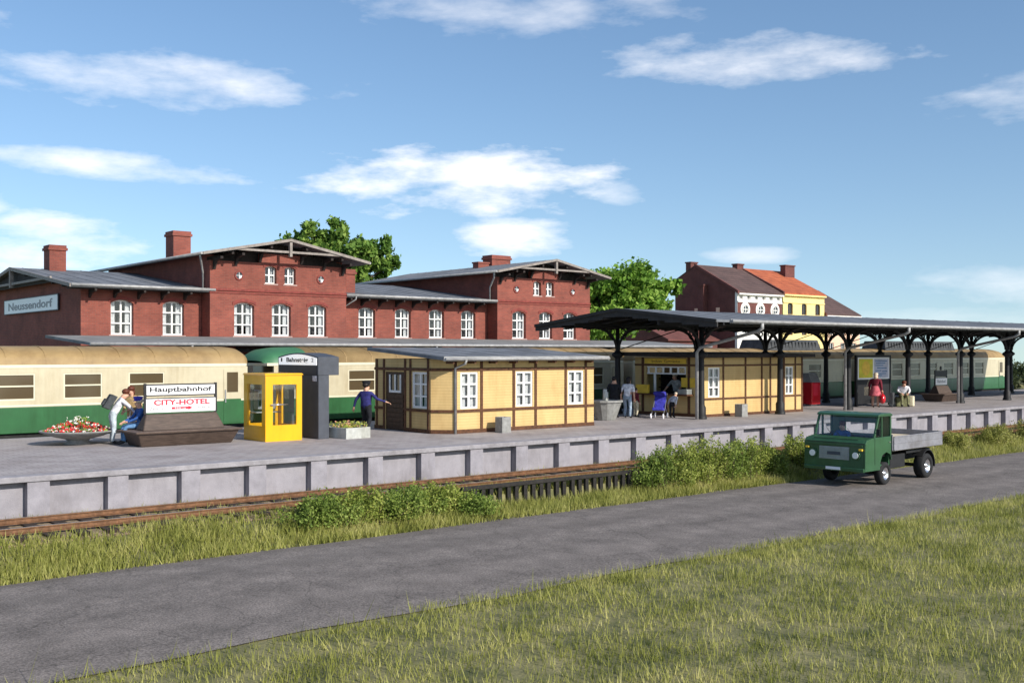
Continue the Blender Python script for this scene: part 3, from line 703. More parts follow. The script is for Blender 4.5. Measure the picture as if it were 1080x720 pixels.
    for (xa, xb, za, zb) in W:
        if proto is None:
            proto = fr.build('window', 'train_stripe', t, (xa - x0, YT - YC, za))
            g = MB(); g.box(.03, a - .03, .05, .06, .03, h - .03); g.build('pane', 'train_glass', proto)
        else:
            p = proto.copy(); C.objects.link(p); p.parent = t; p.location = (xa - x0, YT - YC, za)
            q = proto.children[0].copy(); C.objects.link(q); q.parent = p
    for dx_ in (x1 - 1.0,) if cab else (x0 + .25, x1 - 1.0):
        mb = MB(); mb.box(dx_, dx_ + .72, YT - .020, YT - .0135, 1.04, 2.2); mb.mi = 2; mb.box(dx_, dx_ + .72, YT - .020, YT - .0135, .12, 1.038); mb.mi = 1; mb.box(dx_ + .13, dx_ + .59, YT - .026, YT - .0205, 1.3, 2.08); d_ = mb.build('door', ['train_cream', 'train_glass', 'train_green'], t, ox)
        mb = MB(); mb.box(dx_ + .04, dx_ + .08, YT - .06, YT - .02, .9, 1.4); mb.build('handle', 'metal_grey', d_)
    mb = MB()
    for (xa, xb, za, zb) in W: mb.box(xa + .01, xb - .01, YB - .05, YB - .04, za, zb)
    mb.build('far_side_glazing', 'train_glass', t, ox)
    mb = MB(); mb.box(x0 + .6, x1 - .6, YT + .12, YB - .12, -.45, .058)
    q = x0 + 6.2
    while q < x1 - 7.5: mb.box(q, q + 1.6, YT + .2, YT + .9, -.78, -.502); q += 2.3
    mb.build('underframe', 'train_under', t, ox, bevel=.01)
    for bx in (x0 + 3.2, x1 - 3.2):
        mb = MB(); 
        for yy in (YT + .42, YB - .52):
            mb.prism([(bx - 1.6, -.45), (bx - 1.6, -.62), (bx - .9, -.66), (bx - .5, -.78), (bx + .5, -.78), (bx + .9, -.66), (bx + 1.6, -.62), (bx + 1.6, -.45)], 'y', yy, yy + .1)
        b = mb.build('bogie', 'train_under', t, ox)
        mb = MB()
        for wxx in (bx - 1.1, bx + 1.1):
            for yy in (YC - .78, YC + .66): mb.tube([(wxx, yy, -.38), (wxx, yy + .12, -.38)], .42, 18)
        mb.build('wheel', 'train_under', b, (0, 0, 0))
    mb = MB(); mb.box(x1 - .02, x1 + .68, YC - .55, YC + .55, .05, 2.3) if not cabr else mb.box(x1, x1 + .3, YC - .2, YC + .2, -.2, .0)
    mb.build('gangway', 'train_under', t, ox)
car(-1.6, 18.8, 'green and cream carriage at the left end, behind the flower bowl and the waiting bench')
car(19.6, 40.0, 'green and cream driving carriage with green cab roof, behind the station officer', cab=True)
car(40.7, 61.1, 'green and cream carriage behind the snack kiosk, with one dark roof unit', units=((52.5, 58.5),))
car(61.8, 82.2, 'last green and cream carriage at the right end, seen through the open canopy columns', units=((66.0, 75.5),), cabr=True)

# ------------------------------------------------------------------ half-timbered hut
def downpipe(pts, parent, loc=(0, 0, 0), r=.045, name='downpipe'):
    mb = MB(); mb.tube(pts, r, 8); return mb.build(name, 'grey_zinc', parent, loc)
hut = empty('waiting_hut', (22.2, 29.9, 0)); tag(hut, 'yellow boarded hut with brown timber frame, white windows and chamfered corner in the open platform', 'hut')
HO = (-22.2, -29.9, 0)
CH = .58; X0 = 21.62; X1 = 29.0; Y0 = 29.9; Y1 = 34.1; HZ = 2.62
fw = [(22.88, .78), (25.44, .82), (28.04, .82)]         # centre, width
mb = MB(); mb.wall(X0 + CH, X1, .0, HZ, Y0, .12, [(x - w / 2, x + w / 2, .86, 2.16) for x, w in fw])
mb.box(X0 + .12, X1, Y1 - .12, Y1, 0, HZ); mb.box(X1 - .12, X1, Y0 + .122, Y1 - .122, 0, HZ)
# chamfer face
a = Vector((X0, Y0 + CH)); b = Vector((X0 + CH, Y0)); nrm2 = Vector((.085, .085))
mb.prism([tuple(a), tuple(b), tuple(b + nrm2), tuple(a + nrm2)], 'z', 0, HZ)
# end wall via transform (local x -> -y)
mb.T = Matrix.Translation((X0, 0, 0)) @ Matrix.Rotation(R(-90), 4, 'Z')
mb.wall(-(Y1), -(Y0 + CH), 0, HZ, 0, .12, [(-33.4, -32.12, 0.0, 2.14), (-31.65, -30.68, .86, 2.16)]); mb.T = None
mb.build('wall', 'yellow_planks', hut, HO)
mb = MB(); P0 = .035
def fposts(mb, xs, y, z0, z1, w=.11):
    for x in xs: mb.box(x - w / 2, x + w / 2, y - P0, y - .002, z0, z1)
def rail_segs(mb, xa, xb, y, z, w, skips):
    cur = xa
    for s0, s1 in sorted(skips): 
        if s0 > cur: mb.box(cur, s0, y - P0 - .004, y - .003, z - w / 2, z + w / 2)
        cur = s1
    if cur < xb: mb.box(cur, xb, y - P0 - .004, y - .003, z - w / 2, z + w / 2)
fposts(mb, (22.26, 23.42, 24.92, 25.98, 27.5, 28.56), Y0, 0, HZ)
rail_segs(mb, X0 + CH, X1, Y0, 2.25, .1, []); rail_segs(mb, X0 + CH, X1, Y0, .79, .1, []); rail_segs(mb, X0 + CH, X1, Y0, .07, .14, [])
# chamfer rails
for z, w_ in ((2.25, .1), (.79, .1), (.07, .14)):
    d = Vector((-.028, -.028)); mb.prism([tuple(a + d), tuple(b + d), tuple(b), tuple(a)], 'z', z - w_ / 2, z + w_ / 2)
mb.T = Matrix.Translation((X0, 0, 0)) @ Matrix.Rotation(R(-90), 4, 'Z')
fposts(mb, (-33.95, -33.46, -32.06, -31.72, -30.62), 0, 0, HZ)
rail_segs(mb, -Y1, -(Y0 + CH), 0, 2.25, .1, []); rail_segs(mb, -Y1, -(Y0 + CH), 0, .79, .1, [(-33.4, -32.12)]); rail_segs(mb, -Y1, -(Y0 + CH), 0, .07, .14, [(-33.4, -32.12)])
mb.T = None
mb.build('timber_frame', 'brown_timber', hut, HO, bevel=.008)
# roof, mono pitch felt with fascia
mb = MB(); mb.prism([(29.42, 2.70), (34.3, 3.04), (34.3, 2.92), (29.42, 2.58)], 'x', X0 - .22, X1 + .35)
mb.mi = 0
q = X0 - .1
while q < X1 + .3:
    mb.add([(q, 29.44, 2.71), (q + .05, 29.44, 2.71), (q + .05, 34.28, 3.05), (q, 34.28, 3.05), (q, 29.44, 2.69), (q + .05, 29.44, 2.69), (q + .05, 34.28, 3.03), (q, 34.28, 3.03)], [(0, 1, 2, 3), (0, 3, 7, 4), (1, 5, 6, 2), (0, 4, 5, 1)]); q += 1.0
mb.build('roof', 'roof_felt', hut, HO)
mb = MB(); mb.box(X0 - .22, X1 + .35, 29.385, 29.418, 2.55, 2.71); mb.tube([(X0 - .2, 29.33, 2.62), (X1 + .3, 29.33, 2.62)], .05, 8)
mb.tube([(22.32, 29.33, 2.6), (22.32, 29.4, 2.46), (22.22, 29.84, 2.3), (22.22, 29.84, .0)], .045, 8)
mb.build('gutter', 'grey_zinc', hut, HO)
for q in [X0 + .2 + i * .95 for i in range(8)]: mb = MB(); mb.box(q, q + .08, 29.45, 29.86, 2.46, 2.56); mb.build('rafter_end', 'brown_timber', hut, HO)
for x, w_ in fw: window(hut, x + HO[0], .03, .86, w_, 1.3, sill=False, fr=.07, cur=.9)
window(hut, X0 + .03 + HO[0], 31.165 + HO[1], .86, .97, 1.3, rz=R(-90), sill=False, fr=.08, cur=.9)
mb = MB(); mb.T = Matrix.Translation((X0, 0, 0)) @ Matrix.Rotation(R(-90), 4, 'Z')
mb.wall(-33.4, -32.12, .02, 2.14, .04, .05, [(-33.1, -32.42, 1.42, 2.02)])
for q in range(7): mb.box(-33.28, -32.24, .015, .039, .16 + q * .17, .16 + q * .17 + .13)
door = mb.build('door', 'door_brown', hut, HO)
mb = MB(); mb.T = Matrix.Translation((X0, 0, 0)) @ Matrix.Rotation(R(-90), 4, 'Z')
for q in ((-33.14, -32.38, 1.38, 1.46), (-33.14, -33.08, 1.462, 2.04), (-32.44, -32.38, 1.462, 2.04), (-32.79, -32.73, 1.462, 2.04)): mb.box(q[0], q[1], .0, .035, q[2], q[3])
mb.build('door_window_frame', 'window_white', door)
mb = MB(); mb.T = Matrix.Translation((X0, 0, 0)) @ Matrix.Rotation(R(-90), 4, 'Z'); mb.box(-33.1, -32.42, .05, .06, 1.42, 2.02); mb.build('pane', 'dark_glass', door)
mb = MB(); mb.T = Matrix.Translation((X0, 0, 0)) @ Matrix.Rotation(R(-90), 4, 'Z'); mb.box(-33.36, -33.33, -.05, .015, 1.02, 1.12); mb.box(-33.36, -33.22, -.055, -.03, 1.06, 1.085); mb.build('handle', 'metal_grey', door)

# ------------------------------------------------------------------ snack kiosk
ki = empty('snack_kiosk', (36.1, 30.5, 0)); tag(ki, 'yellow boarded snack kiosk with open serving hatch and counter under the iron canopy', 'kiosk')
KO = (-36.1, -30.5, 0); KX0, KX1, KY0, KY1, KZ = 36.1, 43.6, 30.5, 34.45, 2.62
kw = [(37.0, .8), (42.55, .62)]
mb = MB(); mb.wall(KX0, KX1, 0, KZ, KY0, .12, [(x - w_ / 2, x + w_ / 2, .86, 2.18) for x, w_ in kw])
mb.box(KX0 + .12, KX1, KY1 - .12, KY1, 0, KZ); mb.box(KX1 - .12, KX1, KY0 + .12, KY1 - .12, 0, KZ)
mb.T = Matrix.Translation((KX0, 0, 0)) @ Matrix.Rotation(R(-90), 4, 'Z')
mb.wall(-KY1, -(KY0 + .002), 0, KZ, 0, .12, [(-33.75, -31.35, .98, 2.22)]); mb.T = None
mb.build('wall', 'yellow_planks', ki, KO)
mb = MB(); fposts(mb, (36.16, 37.62, 39.2, 40.4, 41.05, 42.1, 43.0, 43.54), KY0, 0, KZ, .1)
rail_segs(mb, KX0, KX1, KY0, 2.27, .08, []); rail_segs(mb, KX0, KX1, KY0, .79, .08, []); rail_segs(mb, KX0, KX1, KY0, .06, .12, [])
mb.T = Matrix.Translation((KX0, 0, 0)) @ Matrix.Rotation(R(-90), 4, 'Z')
fposts(mb, (-33.95, -31.17), 0, 0, KZ, .14); fposts(mb, (-32.5,), 0, 0, .95, .1)
rail_segs(mb, -KY1, -KY0, 0, 2.28, .08, []); rail_segs(mb, -KY1, -KY0, 0, .07, .14, [])
mb.T = None
mb.build('timber_frame', 'brown_timber', ki, KO, bevel=.008)
mb = MB(); mb.prism([(30.02, 2.78), (34.9, 2.86), (34.9, 2.70), (30.02, 2.62)], 'x', KX0 - .65, KX1 + .35); mb.build('roof', 'dark_timber', ki, KO)
mb = MB(); mb.box(KX0 - .45, KX0 + .35, 30.9, 34.1, .93, .99); mb.build('counter', 'brown_timber', ki, KO, bevel=.01)
mb = MB(); mb.box(KX0 + .04, KX0 + .09, 31.36, 33.74, 1.86, 1.92); mb.box(KX0 + .04, KX0 + .09, 31.36, 33.74, 2.16, 2.21)
for q in (31.36, 31.8, 32.25, 32.7, 33.15, 33.6): mb.box(KX0 + .045, KX0 + .085, q, q + .1, 1.922, 2.158)
mb.box(KX0 + .045, KX0 + .085, 33.2, 33.32, .992, 1.858)
mb.build('hatch_frame', 'window_white', ki, KO)
mb = MB(); mb.box(KX0 + .06, KX0 + .065, 31.4, 33.7, 1.93, 2.15); mb.build('pane', 'clear_glass', ki, KO)
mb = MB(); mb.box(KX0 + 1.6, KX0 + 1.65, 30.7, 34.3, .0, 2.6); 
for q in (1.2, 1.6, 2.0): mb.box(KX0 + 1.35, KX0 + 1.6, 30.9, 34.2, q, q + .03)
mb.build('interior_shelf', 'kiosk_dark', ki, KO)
mb = MB(); mb.box(KX0 - .05, KX0 - .038, 31.3, 33.8, 2.34, 2.56); sg = mb.build('signboard', 'kiosk_yellow', ki, KO)
text('lettering', 'Imbiss  Getränke', 'hair_brown', sg, (KX0 - .053, 32.5, 2.45), LEFT, 1.7, .12, .002)
mb = MB(); mb.box(KX0 - .03, KX0 - .015, 30.75, 31.6, 1.3, 1.72); mb.build('menu_board', 'kiosk_yellow', ki, KO)
mb = MB(); mb.box(KX0 - .42, KX0 - .3, 33.25, 34.0, .99, 1.38); mb.build('snack_display', 'kiosk_yellow', ki, KO, bevel=.01)
mb = MB(); mb.box(KX0 - .4, KX0 - .05, 30.95, 31.5, .992, 1.22); mb.build('glass_display', 'grille_grey', ki, KO, bevel=.02)
for x, w_ in kw: window(ki, x + KO[0], .03, .86, w_, 1.32, sill=False, fr=.07, cur=.9)

# ------------------------------------------------------------------ platform canopy
ca = empty('platform_canopy', (35.3, 32, 0)); tag(ca, 'long platform canopy on black cast iron columns with curved brackets and grey roof', 'canopy')
CO = (-35.3, -32, 0); CX0, CX1 = 32.3, 80.0; CYF, CYR, CYB = 26.5, 31.9, 37.2; ZG, ZR = 4.12, 4.72
mb = MB(); T = .09
mb.prism([(CYF, ZG), (CYR, ZR), (CYB, ZG), (CYB, ZG - T), (CYR, ZR - T), (CYF, ZG - T)], 'x', CX0, CX1)
q = CX0 + 1
while q < CX1:
    for ye in (CYF + .02, CYB - .02): mb.add([(q, CYR, ZR + .012), (q + .05, CYR, ZR + .012), (q + .05, ye, ZG + .012), (q, ye, ZG + .012), (q, CYR, ZR), (q + .05, CYR, ZR), (q + .05, ye, ZG), (q, ye, ZG)], [(0, 1, 2, 3), (0, 3, 7, 4), (1, 5, 6, 2)])
    q += 1.39
mb.build('roof', 'roof_felt', ca, CO)
mb = MB(); mb.box(CX0 + .8, CX1, CYF - .05, CYF - .003, ZG - .14, ZG + .03); mb.tube([(CX0 + .8, CYF - .11, ZG - .05), (CX1, CYF - .11, ZG - .05)], .065, 8)
mb.build('gutter', 'grey_zinc', ca, CO)
# end fascia (dark) with arched lower edge
mb = MB()
for (ya, yb_) in ((CYF, CYR), (CYB, CYR)):
    n = 6
    for i in range(n):
        t0, t1 = i / n, (i + 1) / n; y0, y1 = ya + (yb_ - ya) * t0, ya + (yb_ - ya) * t1; z0, z1 = ZG + (ZR - ZG) * t0, ZG + (ZR - ZG) * t1
        mb.prism([(y0, z0 - T - .001), (y1, z1 - T - .001), (y1, z1 - .36), (y0, z0 - .28)], 'x', CX0 + .02, CX0 + .08)
    mb.prism([(ya, ZG + .02), (yb_, ZR + .02), (yb_, ZR - .11), (ya, ZG - .11)], 'x', CX0 - .05, CX0 - .003)
mb.build('end_fascia', 'canopy_under', ca, CO)
colx = [35.3 + 5.56 * i for i in range(8)]; RF, RB = 29.8, 34.8
mb = MB()
for y in (RF, RB): mb.box(CX0 + .3, CX1 - .1, y - .07, y + .07, 3.98, 4.16)
for y in (27.2, 28.5, 31.0, 33.0, 36.2): z = ZG + (ZR - ZG) * (1 - abs(y - CYR) / 5.4) - .22; mb.box(CX0 + .2, CX1 - .1, y - .05, y + .05, z - .04, z + .1)
mb.build('longitudinal_beam', 'iron_black', ca, CO)
q = CX0 + .5
rb = None
while q < CX1 - .3:
    if rb is None:
        mb = MB(); 
        for (ya, yb_) in ((CYF + .05, CYR), (CYB - .05, CYR)): mb.prism([(ya, ZG - T - .002), (yb_, ZR - T - .002), (yb_, ZR - .24), (ya, ZG - .2)], 'x', -.04, .04)
        rb = mb.build('rafter', 'iron_black', ca, (q + CO[0], CO[1], 0))
    else: o = rb.copy(); C.objects.link(o); o.parent = ca; o.location = (q + CO[0], CO[1], 0)
    q += 1.39
# column with brackets
def arc(p, d, L_, H_, n=7):
    """bracket curve from the shaft at p outward along d, rising H_"""
    return [(p[0] + d[0] * L_ * (1 - math.cos(math.pi / 2 * i / n)), p[1] + d[1] * L_ * (1 - math.cos(math.pi / 2 * i / n)), p[2] + H_ * math.sin(math.pi / 2 * i / n)) for i in range(n + 1)]
mb = MB(); mb.lathe([(.24, 0), (.24, .12), (.20, .14), (.20, .5), (.16, .56), (.145, .62), (.125, 2.5), (.12, 2.55), (.13, 2.58), (.27, 2.70), (.27, 2.79), (.15, 2.88), (.10, 2.95), (.095, 3.96), (.02, 3.97)], n=16)
col0 = mb.build('column', 'iron_black', ca, (0, 0, 0))
mb = MB()
for d in ((1, 0), (-1, 0)):
    mb.tube(arc((d[0] * .09, 0, 3.0), d, 1.35, .96), .06, 6)
    mb.tube([(d[0] * .1, 0, 3.3), (d[0] * .5, 0, 3.55), (d[0] * .78, 0, 3.96)], .03, 6)
    mb.lathe([(.09, -.02), (.13, -.02), (.13, .02), (.09, .02), (.09, -.02)], n=12) if False else None
    for (cx_, cz_, rr) in ((.34, 3.80, .13), (.62, 3.84, .09)):
        mb.tube([(d[0] * cx_ + rr * math.cos(t), 0, cz_ + rr * math.sin(t)) for t in [2 * math.pi * k / 12 for k in range(13)]], .022, 5)
for sg in (1, -1):
    mb.tube(arc((0, sg * .09, 3.0), (0, sg), 1.3, 1.0), .06, 6)
    mb.tube([(0, sg * .34 + .13 * math.cos(t), 3.82 + .13 * math.sin(t)) for t in [2 * math.pi * k / 12 for k in range(13)]], .022, 5)
mb.build('bracket', 'iron_black', col0)
for i, x in enumerate(colx):
    for j, y in enumerate((RF, RB)):
        o = col0 if i == 0 and j == 0 else copy_tree(col0, ca)
        o.location = (x + CO[0], y + CO[1], 0)
mb = MB()
for x in colx:
    mb.tube([(x, RF, 3.0), (x, CYR, 3.95), (x, RB, 3.0)], .035, 6) if False else None
    mb.box(x - .05, x + .05, CYF + .1, CYB - .1, 3.97, 4.02)
for x0_, x1_ in zip(colx[:-1], colx[1:]):
    mb.tube([(x0_, RB, 2.95), ((x0_ + x1_) / 2, RB - 1.5, 3.95)], .025, 5)
mb.build('tie_rod', 'iron_black', ca, CO)
for x in (35.3, 46.42, 57.54, 68.66):
    downpipe([(x - .3, CYF - .11, ZG - .1), (x - .3, CYF - .11, ZG - .3), (x - .3, CYF + .1, ZG - .42), (x - .3, RF - .2, 3.05), (x - .3, RF - .02, 2.85), (x - .3, RF - .02, .0)], ca, CO, .075)

# ------------------------------------------------------------------ street furniture
# flower bowl
def scatter_leaves(mb, pts, size, mi_choices):
    for p in pts:
        mb.mi = rnd.choice(mi_choices); u = Vector((rnd.gauss(0, 1), rnd.gauss(0, 1), rnd.gauss(0, 1))).normalized(); v = u.orthogonal().normalized(); s = size * rnd.uniform(.6, 1.3)
        p = Vector(p); mb.add([tuple(p - u * s), tuple(p + v * s * .7), tuple(p + u * s), tuple(p - v * s * .7)], [(0, 1, 2, 3)])
fb = empty('flower_bowl', (10.75, 34.1, 0)); tag(fb, 'shallow round grey concrete bowl planted with red flowers, left of the two leaning people', 'planter')
mb = MB(); mb.lathe([(.02, 0), (.42, 0), (.45, .03), (.30, .1), (.36, .16), (.75, .26), (1.12, .40), (1.14, .44), (1.08, .44), (.9, .38), (.02, .36)], n=36); mb.build('bowl', 'conc_mid', fb)
mb = MB(); pts = []
for k in range(900):
    r = rnd.random() ** .5 * 1.0; a = rnd.random() * 6.283; hh = .42 + (.28 * max(0, 1 - (r / .95) ** 2)) * rnd.random() + .03; pts.append((r * math.cos(a), r * math.sin(a), hh))
scatter_leaves(mb, pts, .05, [0, 0, 1, 1, 1, 2]); pts = [(rnd.gauss(.05, .12), rnd.gauss(0, .1), .62 + rnd.random() * .22) for k in range(140)]; scatter_leaves(mb, pts, .05, [0, 2])
mb.build('flowers', ['leaf_bright', 'flower_red', 'flower_white'], fb)
# bench with signs
def bench(loc, s, lab, txt):
    b = empty('waiting_bench', loc); tag(b, lab, 'bench', 'brown double benches with sign frames'); b.scale = (s if txt else .58, s, s)
    mb = MB(); mb.frustum((-1.45, 1.45, -.52, .52, 0), (-1.62, 1.62, -.72, .72, .40)); mb.build('base', 'bench_brown', b, bevel=.03)
    mb = MB(); mb.frustum((-1.68, 1.68, -.78, .78, .402), (-1.72, 1.72, -.82, .82, .47)); mb.build('seat', 'bench_edge', b, bevel=.02)
    mb = MB(); mb.frustum((-1.32, 1.32, -.34, .34, .472), (-1.14, 1.14, -.09, .09, .96)); mb.build('backrest', 'bench_brown', b, bevel=.03)
    mb = MB()
    for x in (-1.14, 1.14): mb.box(x - .035, x + .035, -.035, .035, .96, 1.9)
    mb.box(-1.1, 1.1, -.02, .02, 1.50, 1.54); mb.box(-1.1, 1.1, -.02, .02, 1.84, 1.88)
    mb.build('sign_post', 'sign_black', b)
    mb = MB(); mb.box(-1.1, 1.1, -.03, .03, 1.545, 1.835); p = mb.build('sign_panel', 'sign_white' if txt else 'sign_black', b)
    q = MB(); q.box(-1.12, 1.12, -.05, .05, 1.0, 1.42); p2 = q.build('sign_panel', 'sign_white', b, bevel=.01)
    if txt:
        text('lettering', 'Hauptbahnhof', 'sign_black', p, (0, -.036, 1.69), FRONT, 2.0, .20, .003, .022)
        text('lettering', 'CITY-HOTEL', 'sign_red', p2, (.02, -.056, 1.31), FRONT, 1.8, .17, .003, .03)
        text('lettering', 'Zentrum', 'sign_grey', p2, (-.76, -.056, 1.12), FRONT, .5, .08, .003)
        text('lettering', 'direkt am', 'sign_grey', p2, (.76, -.056, 1.13), FRONT, .5, .07, .003)
        r_ = MB(); r_.prism([(-.32, 1.09), (.22, 1.09), (.22, 1.06), (.36, 1.125), (.22, 1.19), (.22, 1.16), (-.32, 1.16)], 'y', -.056, -.052); r_.build('red_arrow', 'sign_red', p2)
        text('lettering', '350 m', 'sign_white', p2, (-.05, -.059, 1.125), FRONT, .36, .045, .001)
    else:
        r_ = MB(); r_.tube([(0, -.03, 2.02), (0, .03, 2.02)], .13, 16); r_.build('round_emblem', 'sign_black', b)
        text('lettering', 'Bahnhof', 'sign_grey', p2, (0, -.056, 1.22), FRONT, 1.6, .18, .003)
    mb = MB(); mb.box(-1.15, 1.15, -.04, .04, 1.422, 1.45); mb.build('sign_rail', 'sign_black', b)
    return b
bench((13.28, 32.2, 0), 1.0, 'brown double bench carrying a Hauptbahnhof sign and red CITY-HOTEL advert', True)
bench((58.9, 31.7, 0), .95, 'dark bench with small white sign panel and round emblem towards the right platform end', False)
# telephone booth
pb = empty('telephone_booth', (15.58, 31.04, 0)); tag(pb, 'bright yellow telephone booth with glass sides beside the brown bench', 'phone booth')
W_, D_, H_ = 1.30, 1.55, 2.12
mb = MB(); mb.wall(0, W_, 0, H_, 0, .06, [(.26, W_ - .2, .52, 1.82)]); mb.wall(0, W_, 0, H_, D_ - .06, .06, [(.2, W_ - .2, .52, 1.82)])
mb.T = Matrix.Rotation(R(-90), 4, 'Z'); mb.wall(-D_ + .062, -.062, 0, H_, 0, .06, [(-D_ + .25, -.25, .48, 1.82)]); mb.T = Matrix.Translation((W_ - .06, 0, 0)) @ Matrix.Rotation(R(-90), 4, 'Z')
mb.wall(-D_ + .062, -.062, 0, H_, 0, .06, [(-D_ + .25, -.25, .48, 1.82)]); mb.T = None
mb.build('frame', 'booth_yellow', pb, bevel=.008)
mb = MB(); mb.frustum((-.04, W_ + .04, -.04, D_ + .04, H_ + .002), (.0, W_, .0, D_, H_ + .06)); mb.build('roof', 'booth_yellow', pb, bevel=.01)
mb = MB(); mb.box(.22, W_ - .18, .028, .034, .5, 1.84); mb.box(.18, W_ - .18, D_ - .034, D_ - .028, .5, 1.84); mb.box(.028, .034, .22, D_ - .22, .46, 1.84); mb.box(W_ - .034, W_ - .028, .22, D_ - .22, .46, 1.84); mb.build('glazing', 'clear_glass', pb)
mb = MB(); mb.tube([(.18, -.06, 1.18), (.75, -.06, 1.18)], .018, 8); mb.tube([(.18, 0, 1.18), (.18, -.06, 1.18)], .018, 8); mb.build('handle', 'chrome', pb)
mb = MB(); mb.box(.30, .95, D_ - .42, D_ - .09, .98, 1.62); mb.box(.2, 1.1, D_ - .5, D_ - .09, .86, .90); ph = mb.build('telephone', 'metal_grey', pb, bevel=.02)
mb = MB(); mb.tube([(.36, D_ - .45, 1.1), (.36, D_ - .47, 1.3), (.36, D_ - .45, 1.5)], [.05, .03, .05], 8); mb.build('handset', 'sign_black', ph)
# pylon / information portal
py = empty('platform_sign_portal', (17.4, 30.9, 0)); tag(py, 'dark grey portal with arched white Bahnsteig sign box right behind the yellow phone booth', 'sign')
mb = MB(); PW = .78
mb.box(.02, .42, .02, 1.05, 0, 2.1); mb.build('leg', 'pylon_grey', py, bevel=.015)
mb = MB(); mb.box(.02, .42, 2.4, 2.78, 0, 2.1); mb.build('leg', 'pylon_grey', py, bevel=.015)
mb = MB(); n = 10
top = [(2.8 * i / n, 2.70 + .14 * math.sin(math.pi * i / n)) for i in range(n + 1)]
mb.prism([(0, 2.1)] + top + [(2.8, 2.1)], 'x', 0, PW); box_ = mb.build('sign_box', 'pylon_grey', py, bevel=.01)
mb = MB(); mb.prism([(.08, 2.43)] + [(.08 + 2.64 * i / n, 2.66 + .13 * math.sin(math.pi * i / n)) for i in range(n + 1)] + [(2.72, 2.43)], 'x', -.02, -.002); pn = mb.build('sign_face', 'sign_white_glow', box_)
text('lettering', 'Bahnsteig', 'sign_black', pn, (-.026, 1.4, 2.58), LEFT, 1.5, .20, .002, .03)
text('lettering', '1', 'sign_black', pn, (-.026, 2.5, 2.60), LEFT, .1, .13, .002); text('lettering', '2', 'sign_black', pn, (-.026, .35, 2.60), LEFT, .16, .13, .002)
mb = MB(); mb.box(-.012, -.001, .1, 2.7, 2.12, 2.41); mb.build('lower_panel', 'pylon_dark', box_)
mb = MB(); mb.box(.25, .4, 1.4, 1.9, 0, 2.098); mb.build('inner_panel', 'pylon_grey', py)
mb = MB(); mb.box(.01, .015, .12, .4, 1.9, 2.08); mb.box(.28, .296, 1.75, 1.9, 1.75, 2.05); mb.build('notice', 'cloth_white', py)
# planter
pl = empty('flower_planter', (18.55, 31.0, 0)); tag(pl, 'low square concrete planter with orange flowers between the grey portal and the station officer', 'planter'); pl.rotation_euler = (0, 0, R(6))
mb = MB(); mb.wall(-.5, .5, 0, .36, -.62, .08); mb.wall(-.5, .5, 0, .36, .54, .08); mb.box(-.5, -.42, -.538, .538, 0, .36); mb.box(.42, .5, -.538, .538, 0, .36); mb.box(-.42, .42, -.54, .54, .02, .3); mb.build('trough', 'conc_light', pl, bevel=.012)
mb = MB(); pts = [(rnd.uniform(-.46, .46), rnd.uniform(-.58, .58), .33 + rnd.random() ** 2 * .2) for k in range(420)]; scatter_leaves(mb, pts, .05, [0, 0, 0, 0, 1, 2]); mb.build('flowers', ['leaf_bush', 'flower_pink', 'petunia'], pl)
# litter bins
def bin_(x, y, lab, w_=.40, h_=.56):
    b = empty('litter_bin', (x, y, 0)); tag(b, lab, 'litter bin', 'square concrete litter bins')
    mb = MB(); a = w_ / 2; mb.wall(-a, a, 0, h_, -a, .04); mb.wall(-a, a, 0, h_, a - .04, .04); mb.box(-a, -a + .04, -a + .042, a - .042, 0, h_); mb.box(a - .04, a, -a + .042, a - .042, 0, h_); mb.box(-a + .04, a - .04, -a + .04, a - .04, .02, .06); mb.build('bin_body', 'conc_mid', b, bevel=.01)
    mb = MB(); mb.box(-a + .042, a - .042, -a + .042, a - .042, .3, h_ - .08); mb.build('bin_liner', 'kiosk_dark', b)
bin_(23.95, 29.32, 'square grey concrete litter bin in front of the chamfered yellow hut')
bin_(37.95, 29.75, 'square grey concrete litter bin in front of the snack kiosk windows')
# tub with post
tb = empty('plant_tub', (31.65, 31.9, 0)); tag(tb, 'tapered grey concrete tub with a bare stump between the hut and the kiosk', 'planter')
mb = MB(); mb.lathe([(.02, 0), (.40, 0), (.42, .03), (.66, .74), (.72, .76), (.72, .84), (.63, .84), (.60, .76), (.02, .74)], n=14, smooth=False); mb.build('tub', 'conc_mid', tb)
mb = MB(); mb.tube([(-.05, 0, .74), (-.05, 0, 1.3)], [.10, .085], 9); mb.tube([(.09, .03, .74), (.1, .03, 1.18)], [.06, .05], 9); mb.build('stump', 'conc_light', tb)
# vending machine
vm = empty('vending_machine', (48.0, 33.0, 0)); tag(vm, 'red vending machine with sloping grey top beside a rear canopy column', 'vending machine')
mb = MB(); mb.box(0, .8, 0, .6, .10, 1.25); mb.build('cabinet', 'vending_red', vm, bevel=.03)
mb = MB(); mb.box(.2, .75, .2, .5, 0, .1); mb.build('foot', 'metal_grey', vm)
mb = MB(); mb.prism([(0, 1.252), (.6, 1.252), (.6, 1.75), (.25, 1.75)], 'x', .02, .78); mb.build('display_head', 'metal_grey', vm, bevel=.02)
mb = MB(); mb.box(.12, .55, -.012, -.001, .55, 1.2); mb.box(.60, .75, -.012, -.001, .8, 1.1); mb.build('product_window', 'sign_red', vm)
